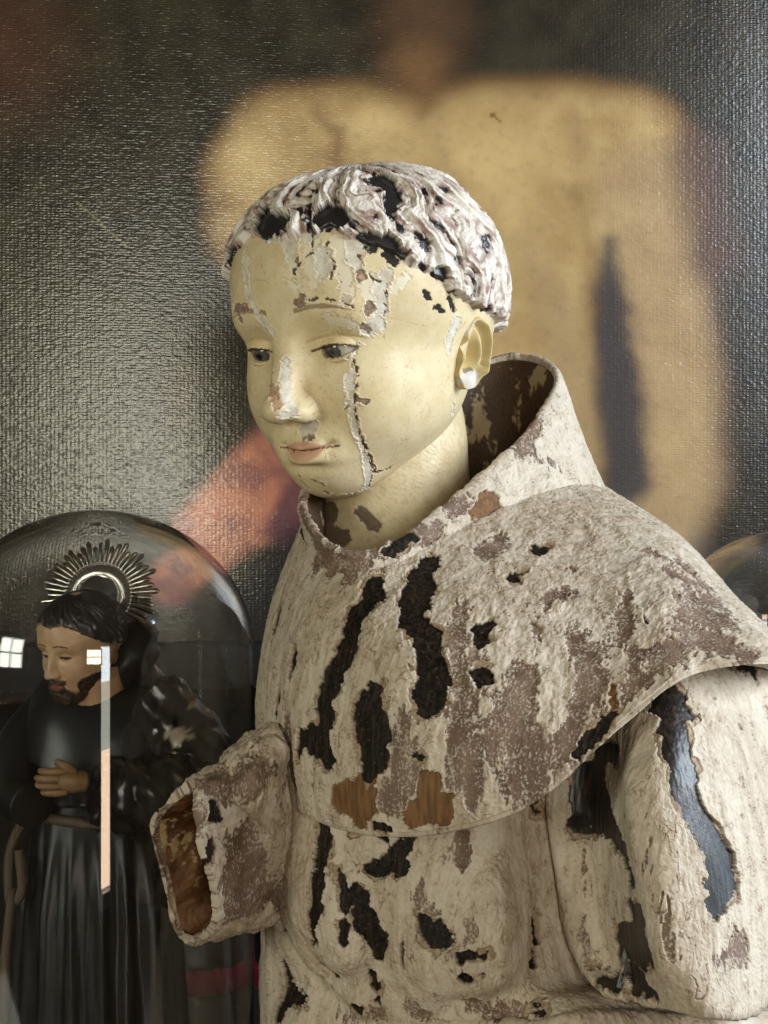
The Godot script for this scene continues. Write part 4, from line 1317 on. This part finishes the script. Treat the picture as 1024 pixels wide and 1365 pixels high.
# ---------------------------------------------------------------- the small figure under the dome
func figurine() -> void:
	var root := thing("figurine", Vector3(-0.235, -0.62, -1.3), "small dark robed friar figure with a silver halo under the left glass dome", "figurine")
	var b := root.position
	# robe skirt with carved folds
	var prof := [[0.040, -0.170], [0.054, -0.20], [0.050, -0.232], [0.052, -0.25], [0.058, -0.32], [0.063, -0.40], [0.070, -0.50], [0.080, -0.60]]
	var P := PackedVector3Array()
	var nu := 220
	for k in prof.size() - 1:
		for s in 16:
			var f := float(s) / 16.0
			var r := lerpf(prof[k][0], prof[k + 1][0], f)
			var y := lerpf(prof[k][1], prof[k + 1][1], f)
			for i in nu:
				var t := TAU * i / nu
				var low := smoothstep(-0.235, -0.33, y)
				var fold := (0.5 + 0.5 * sin(t * 17.0 + 2.2 * fbm.get_noise_3d(cos(t) * 2.0, y * 3.0, sin(t) * 2.0))) * 0.6 + 0.4 * (0.5 + 0.5 * sin(t * 9.0 + 1.0))
				var rr := r * (1.0 + 0.0 * low) + 0.011 * fold * low - 0.004 * low
				if y > -0.235: rr += 0.003 * sin(t * 11.0)
				P.append(Vector3(-0.236 + rr * cos(t) * 1.05, y, -1.30 - rr * sin(t) * 0.9))
	obj("robe", plain_skin({"P": P, "nu": nu, "nv": (prof.size() - 1) * 16, "closed": true}, 1.0, b), M.habit, root)
	# shoulder cape and hood
	var rings := []
	for a in 16:
		var t := TAU * a / 16.0
		var d := Vector3(cos(t), 0, -sin(t))
		var sag := 0.012 * bump(t - PI * 1.33, 1.0)
		var o := Vector3(-0.232, 0, -1.30)
		var dip := 0.028 * pow(0.5 + 0.5 * d.z, 1.5)
		rings.append([o + Vector3(d.x * 0.026, -0.128 - dip, d.z * 0.030), o + Vector3(d.x * 0.034, -0.120 - dip, d.z * 0.036), o + Vector3(d.x * 0.048, -0.126 - dip, d.z * 0.043), o + Vector3(d.x * 0.062, -0.146 - dip, d.z * 0.052), o + Vector3(d.x * 0.068, -0.163 - dip - sag, d.z * 0.058), o + Vector3(d.x * 0.068, -0.166 - dip - sag, d.z * 0.058), o + Vector3(d.x * 0.060, -0.160 - dip - sag, d.z * 0.052)])
	var seg := []
	for a in 16: seg.append(6)
	obj("shoulder_cape", plain_skin(loft(rings, true, seg, [6, 8, 8, 8, 3, 4]), 1.0, b), M.habit, root)
	# hood lying open behind the head
	var sack := []
	for k in 17:
		var a := PI * k / 16.0
		sack.append(Vector2(maxf(0.024 * sin(a), 0.0002), 0.034 * cos(a)))
	var gh := lathe(sack, 40)
	var hp: PackedVector3Array = gh.P
	for k in hp.size(): hp[k] = Vector3(-0.2125 + hp[k].x + 0.3 * hp[k].y, -0.124 + hp[k].y, -1.305 + hp[k].z * 1.4) + Vector3(0.002 * sin(hp[k].y * 300.0), 0, 0)
	gh.P = hp
	obj("hood", plain_skin(gh, 1.0, b), M.habit, root)
	# sleeves: a bent one on the right with chipped paint, one across the chest
	var elbow := [Vector3(-0.185, -0.150, -1.295), Vector3(-0.160, -0.185, -1.275), Vector3(-0.152, -0.215, -1.250), Vector3(-0.185, -0.222, -1.225), Vector3(-0.222, -0.214, -1.212)]
	var gs := tube(elbow, [0.026, 0.030, 0.032, 0.029, 0.026], 40, 14)
	var SP: PackedVector3Array = gs.P
	var H := PackedFloat32Array()
	var C := PackedColorArray()
	for i in SP.size():
		var p := SP[i]
		H.append(0.0035 * fine.get_noise_3d(p.x * 60.0, p.y * 30.0, p.z * 60.0) + 0.0018 * sin(p.y * 260.0 + p.x * 190.0))
		var chip := fbm.get_noise_3dv(p * 55.0) + 0.2 * fine.get_noise_3dv(p * 300.0)
		C.append(Color(0.42, 0.33, 0.22) if (p - Vector3(-0.1625, -0.182, -1.252)).length() < 0.011 + chip * 0.012 or (chip > 0.42 and p.x > -0.172) else Color(0.008, 0.0075, 0.007))
	obj("sleeve", skin(gs, H, C, PackedByteArray(), 1.0, 1, b), M.habit_chipped, root)
	var other := [Vector3(-0.276, -0.160, -1.30), Vector3(-0.296, -0.190, -1.285), Vector3(-0.293, -0.224, -1.262), Vector3(-0.276, -0.231, -1.240)]
	gs = tube(other, [0.017, 0.020, 0.020, 0.018], 24, 10)
	obj("sleeve", plain_skin(gs, 1.0, b), M.habit, root)
	# hand on the breast: palm, four curled fingers and a thumb
	var parts := [tube([Vector3(-0.226, -0.216, -1.216), Vector3(-0.240, -0.214, -1.208), Vector3(-0.254, -0.213, -1.206)], [0.011, 0.0135, 0.0120], 14, 5)]
	for k in 4:
		var y := -0.2015 - 0.0078 * k
		var out := [0.0, 0.004, 0.003, -0.003][k] as float
		parts.append(tube([Vector3(-0.244, y, -1.202), Vector3(-0.258 - out, y - 0.0005, -1.1975), Vector3(-0.270 - out, y - 0.001, -1.202), Vector3(-0.275 - out, y - 0.0015, -1.211)], [0.0046, 0.0044, 0.0040, 0.0032], 10, 4))
	parts.append(tube([Vector3(-0.236, -0.206, -1.206), Vector3(-0.246, -0.196, -1.200), Vector3(-0.256, -0.192, -1.202)], [0.0055, 0.0048, 0.0038], 10, 4))
	obj("hand", joined(parts, Vector3(-0.25, -0.213, -1.205)), M.hand, root, Vector3(-0.247, -0.206, -1.210) - b).scale = Vector3.ONE * 0.7
	# waist cord and its hanging end
	var waist := []
	for k in 25:
		var t := TAU * k / 24.0
		waist.append(Vector3(-0.236 + 0.0585 * cos(t), -0.247 + 0.003 * sin(t * 2.0), -1.30 - 0.051 * sin(t)))
	var wr := []
	for k in 25: wr.append(0.0042)
	obj("waist_cord", joined([tube(waist, wr, 8, 3)], b), M.rope, root)
	obj("cord_end", joined([tube([Vector3(-0.291, -0.248, -1.27), Vector3(-0.300, -0.275, -1.262), Vector3(-0.298, -0.310, -1.258), Vector3(-0.288, -0.300, -1.255), Vector3(-0.292, -0.270, -1.26)], [0.004, 0.004, 0.004, 0.004, 0.004], 8, 6), tube([Vector3(-0.296, -0.30, -1.258), Vector3(-0.298, -0.36, -1.24), Vector3(-0.296, -0.44, -1.23)], [0.004, 0.004, 0.005], 8, 6)], b), M.rope, root)
	# head
	var thetas := spread([[-180, -120, 12], [-120, 150, 170], [150, 180, 8]])
	var phis := spread([[90, 40, 40], [40, -55, 110], [-55, -90, 14]])
	var g0 := head_grid([180, 90], thetas, phis, true)
	var frame := Transform3D(Basis.from_euler(Vector3(deg_to_rad(10.0), deg_to_rad(-34.0), deg_to_rad(-2.0))).scaled(Vector3.ONE * 0.325), Vector3(-0.2435, -0.1085, -1.268))
	var g := turned(g0, frame)
	var L: PackedVector3Array = g0.P
	H = PackedFloat32Array()
	C = PackedColorArray()
	var K := PackedByteArray()
	for i in L.size():
		var l := L[i]
		var deg := thetas[i % thetas.size()]
		var c := Color(0.50, 0.31, 0.16).lerp(Color(0.58, 0.38, 0.21), clampf(0.5 + fbm.get_noise_3dv(l * 40.0), 0.0, 1.0))
		var h := 0.0
		var k := 0
		var lift := l.y - hair_line(absf(deg)) + 0.004 + 0.003 * fine.get_noise_3dv(l * 60.0)
		var el := phis[i / thetas.size()]
		if lift > 0.0 and el < 83.0 and not (l.z > 0.09 and l.y < 0.05):
			var strand := deg / 13.0 + el * 0.06 + 0.8 * fine.get_noise_3dv(l * 24.0)
			h = 0.005 + 0.0022 * sin(TAU * strand) + 0.002 * smoothstep(0.0, 0.006, lift)
			c = Color(0.030, 0.022, 0.016)
			k = 1
		else:
			var ml := Vector2(l.x / 0.026, (l.y + 0.0735) / 0.006).length()
			var side := absf(l.x)
			var beard := l.z > 0.0 and (l.y < -0.060 - 0.03 * bump(side - 0.034, 0.012) + 0.5 * maxf(side - 0.048, 0.0) or (absf(l.y + 0.0625) < 0.0050 and side < 0.028))
			if beard and ml > 0.9:
				var curl := sin(l.x * 500.0 + 6.0 * fine.get_noise_3dv(l * 60.0)) * 0.0015
				h = 0.006 + curl + 0.012 * smoothstep(-0.075, -0.11, l.y)
				c = Color(0.035, 0.022, 0.013).lerp(Color(0.16, 0.07, 0.025), clampf(fine.get_noise_3dv(l * 90.0) * 1.6 - 0.2, 0.0, 1.0))
				k = 1
			elif ml <= 0.9: c = Color(0.30, 0.09, 0.06)
			if l.z > 0.04 and absf(l.y - (0.0275 - 8.0 * pow(absf(l.x) - 0.03, 2.0))) < 0.002 and absf(l.x) > 0.012 and absf(l.x) < 0.052: c = Color(0.10, 0.05, 0.025)
			var ex := absf(l.x) - EYE.x
			if l.z > 0.05 and Vector2(ex / 0.015, (l.y - EYE.y + 0.001) / 0.0045).length() < 1.0: c = Color(0.05, 0.03, 0.02)
		C.append(c)
		H.append(h * 0.33)
		K.append(k)
	obj("head", skin(g, H, C, K, 1.0, 2, b), [M.skin_small, M.hair_small], root)
	# neck
	obj("neck", plain_skin(tube([frame * Vector3(0, -0.06, -0.02), frame * Vector3(0, -0.16, -0.03)], [0.024, 0.027], 20, 4), 1.0, b), M.neck_small, root)
	# one ear shows
	var lug := []
	for k in 15:
		var t := TAU * k / 14.0
		lug.append(frame * Vector3(0.083 + 0.006 * absf(sin(t)), -0.006 + 0.026 * sin(t), -0.014 + 0.015 * cos(t)))
	var lr := []
	for k in 15: lr.append(0.0022)
	var bowl := tube([frame * Vector3(0.080, 0.012, -0.014), frame * Vector3(0.081, -0.028, -0.010)], [0.0062, 0.0050], 14, 4)
	obj("ear", joined([tube(lug, lr, 8, 3), bowl], b), M.hand, root)
	halo(root)

func halo(root: Node3D) -> void:
	var b := root.position
	var turn := Basis.from_euler(Vector3(deg_to_rad(-12.0), deg_to_rad(-20.0), deg_to_rad(-10.0)))
	var mid := Vector3(-0.2385, -0.070, -1.318)
	# the crescent plate
	var P := PackedVector3Array()
	var na := 60
	var prof := [[0.0, 0.0012], [0.3, 0.0022], [1.0, 0.0012], [1.0, -0.0008], [0.3, -0.0008], [0.0, -0.0008]]
	for q in prof:
		for i in na + 1:
			var a := deg_to_rad(200.0 - 220.0 * i / na)
			var inner := 0.0160 + 0.003 * absf(cos(a))
			var outer := 0.0290
			var r := lerpf(inner, outer, q[0])
			P.append(mid + turn * Vector3(r * 1.08 * cos(a), r * sin(a) * 1.02, q[1]))
	obj("halo_plate", plain_skin({"P": P, "nu": na + 1, "nv": 6, "closed": false}, -1.0, b), M.silver, root)
	# beads along both edges of the crescent
	var beads := []
	for k in 34:
		var a := deg_to_rad(196.0 - 212.0 * k / 33.0)
		for r in [0.0290, 0.0180]:
			var c := mid + turn * Vector3(r * 1.08 * cos(a), r * sin(a) * 1.02, 0.0015)
			beads.append(tube([c - Vector3(0, 0.0008, 0), c + Vector3(0, 0.0008, 0)], [0.0015, 0.0015], 6, 1))
	obj("bead_row", joined(beads, b), M.bead, root).set_meta("kind", "stuff")
	# thirty tapering rays in bundles of unequal length
	for k in 33:
		var a := deg_to_rad(198.0 - 216.0 * k / 32.0)
		var dir := turn * Vector3(cos(a) * 1.06, sin(a), 0.0)
		var across := turn * Vector3(-sin(a), cos(a), 0.0)
		var up := turn * Vector3(0, 0, 1)
		var long := [0.0530, 0.0465, 0.0500][k % 3] as float + rng.randf_range(-0.001, 0.001)
		var P2 := PackedVector3Array()
		for e in [[0.0285, 0.0013], [0.0375, 0.0019], [long - 0.002, 0.0025], [long, 0.0008]]:
			for c in [[-1.0, 0.0], [0.0, 0.9], [1.0, 0.0], [0.0, -0.3]]:
				P2.append(mid + dir * e[0] + across * (e[1] * c[0]) + up * (e[1] * c[1]))
		obj("ray", plain_skin({"P": P2, "nu": 4, "nv": 4, "closed": true}, 1.0, b), M.silver, root)

# ---------------------------------------------------------------- domes
func dome(where: Vector3, r: float, top: float, label: String) -> Node3D:
	var root := thing("glass_dome", where, label, "glass dome", "glass domes on the shelf")
	var prof := []
	for k in 31:
		var a := PI / 2 * k / 30.0
		prof.append(Vector2(maxf(r * sin(a), 0.0002), top - r * 0.92 * (1.0 - cos(a))))
	prof.append(Vector2(r, (top - r * 0.92) * 0.5))
	prof.append(Vector2(r, 0.02))
	var both := prof.duplicate()   # four millimetres of glass: down the outside, up the inside
	for k in prof.size():
		var p: Vector2 = prof[prof.size() - 1 - k]
		both.append(Vector2(maxf(p.x - 0.004, 0.0002), p.y - 0.004 * smoothstep(r, 0.3 * r, p.x)))
	both.append(both[0])
	obj("glass", plain_skin(lathe(both, 96), 1.0), M.glass, root)
	var foot := lathe([Vector2(0.001, 0.022), Vector2(r * 1.02, 0.022), Vector2(r * 1.08, 0.016), Vector2(r * 1.12, 0.0), Vector2(0.001, 0.0)], 64)
	obj("foot", plain_skin(foot, 1.0), M.shelf, root)
	return root

func domes() -> void:
	dome(Vector3(-0.237, -0.62, -1.30), 0.130, 0.622, "clear glass dome on the left over the small dark friar figure")
	dome(Vector3(0.385, -0.62, -1.52), 0.105, 0.602, "clear glass dome at the right edge, behind the shoulder of the statue")
	# low stand with a red chenille cord behind the broken sleeve
	var root := thing("stand", Vector3(-0.185, -0.62, -1.55), "low dark wooden stand trimmed with red chenille cord below the broken sleeve", "stand")
	var prof := [Vector2(0.001, 0.235), Vector2(0.10, 0.235), Vector2(0.104, 0.230), Vector2(0.104, 0.205), Vector2(0.108, 0.2)]
	obj("top", plain_skin(lathe(prof, 80), 1.0), M.frame, root)
	var g := lathe([Vector2(0.108, 0.18), Vector2(0.112, 0.14), Vector2(0.108, 0.10), Vector2(0.118, 0.06), Vector2(0.118, 0.0)], 80)
	obj("drum", plain_skin(g, 1.0), M.drum, root)
	var P := PackedVector3Array()
	var H := PackedFloat32Array()
	for j in 17:
		var b := TAU * j / 16.0
		for i in 300:
			var t := TAU * i / 300.0
			P.append(Vector3((0.110 + 0.011 * sin(b)) * cos(t), 0.190 + 0.011 * cos(b), -(0.110 + 0.011 * sin(b)) * sin(t)))
			H.append(0.0016 * rng.randf_range(-1.0, 1.0))
	obj("chenille_cord", skin({"P": P, "nu": 300, "nv": 17, "closed": true}, H, PackedColorArray(), PackedByteArray()), M.red, root)
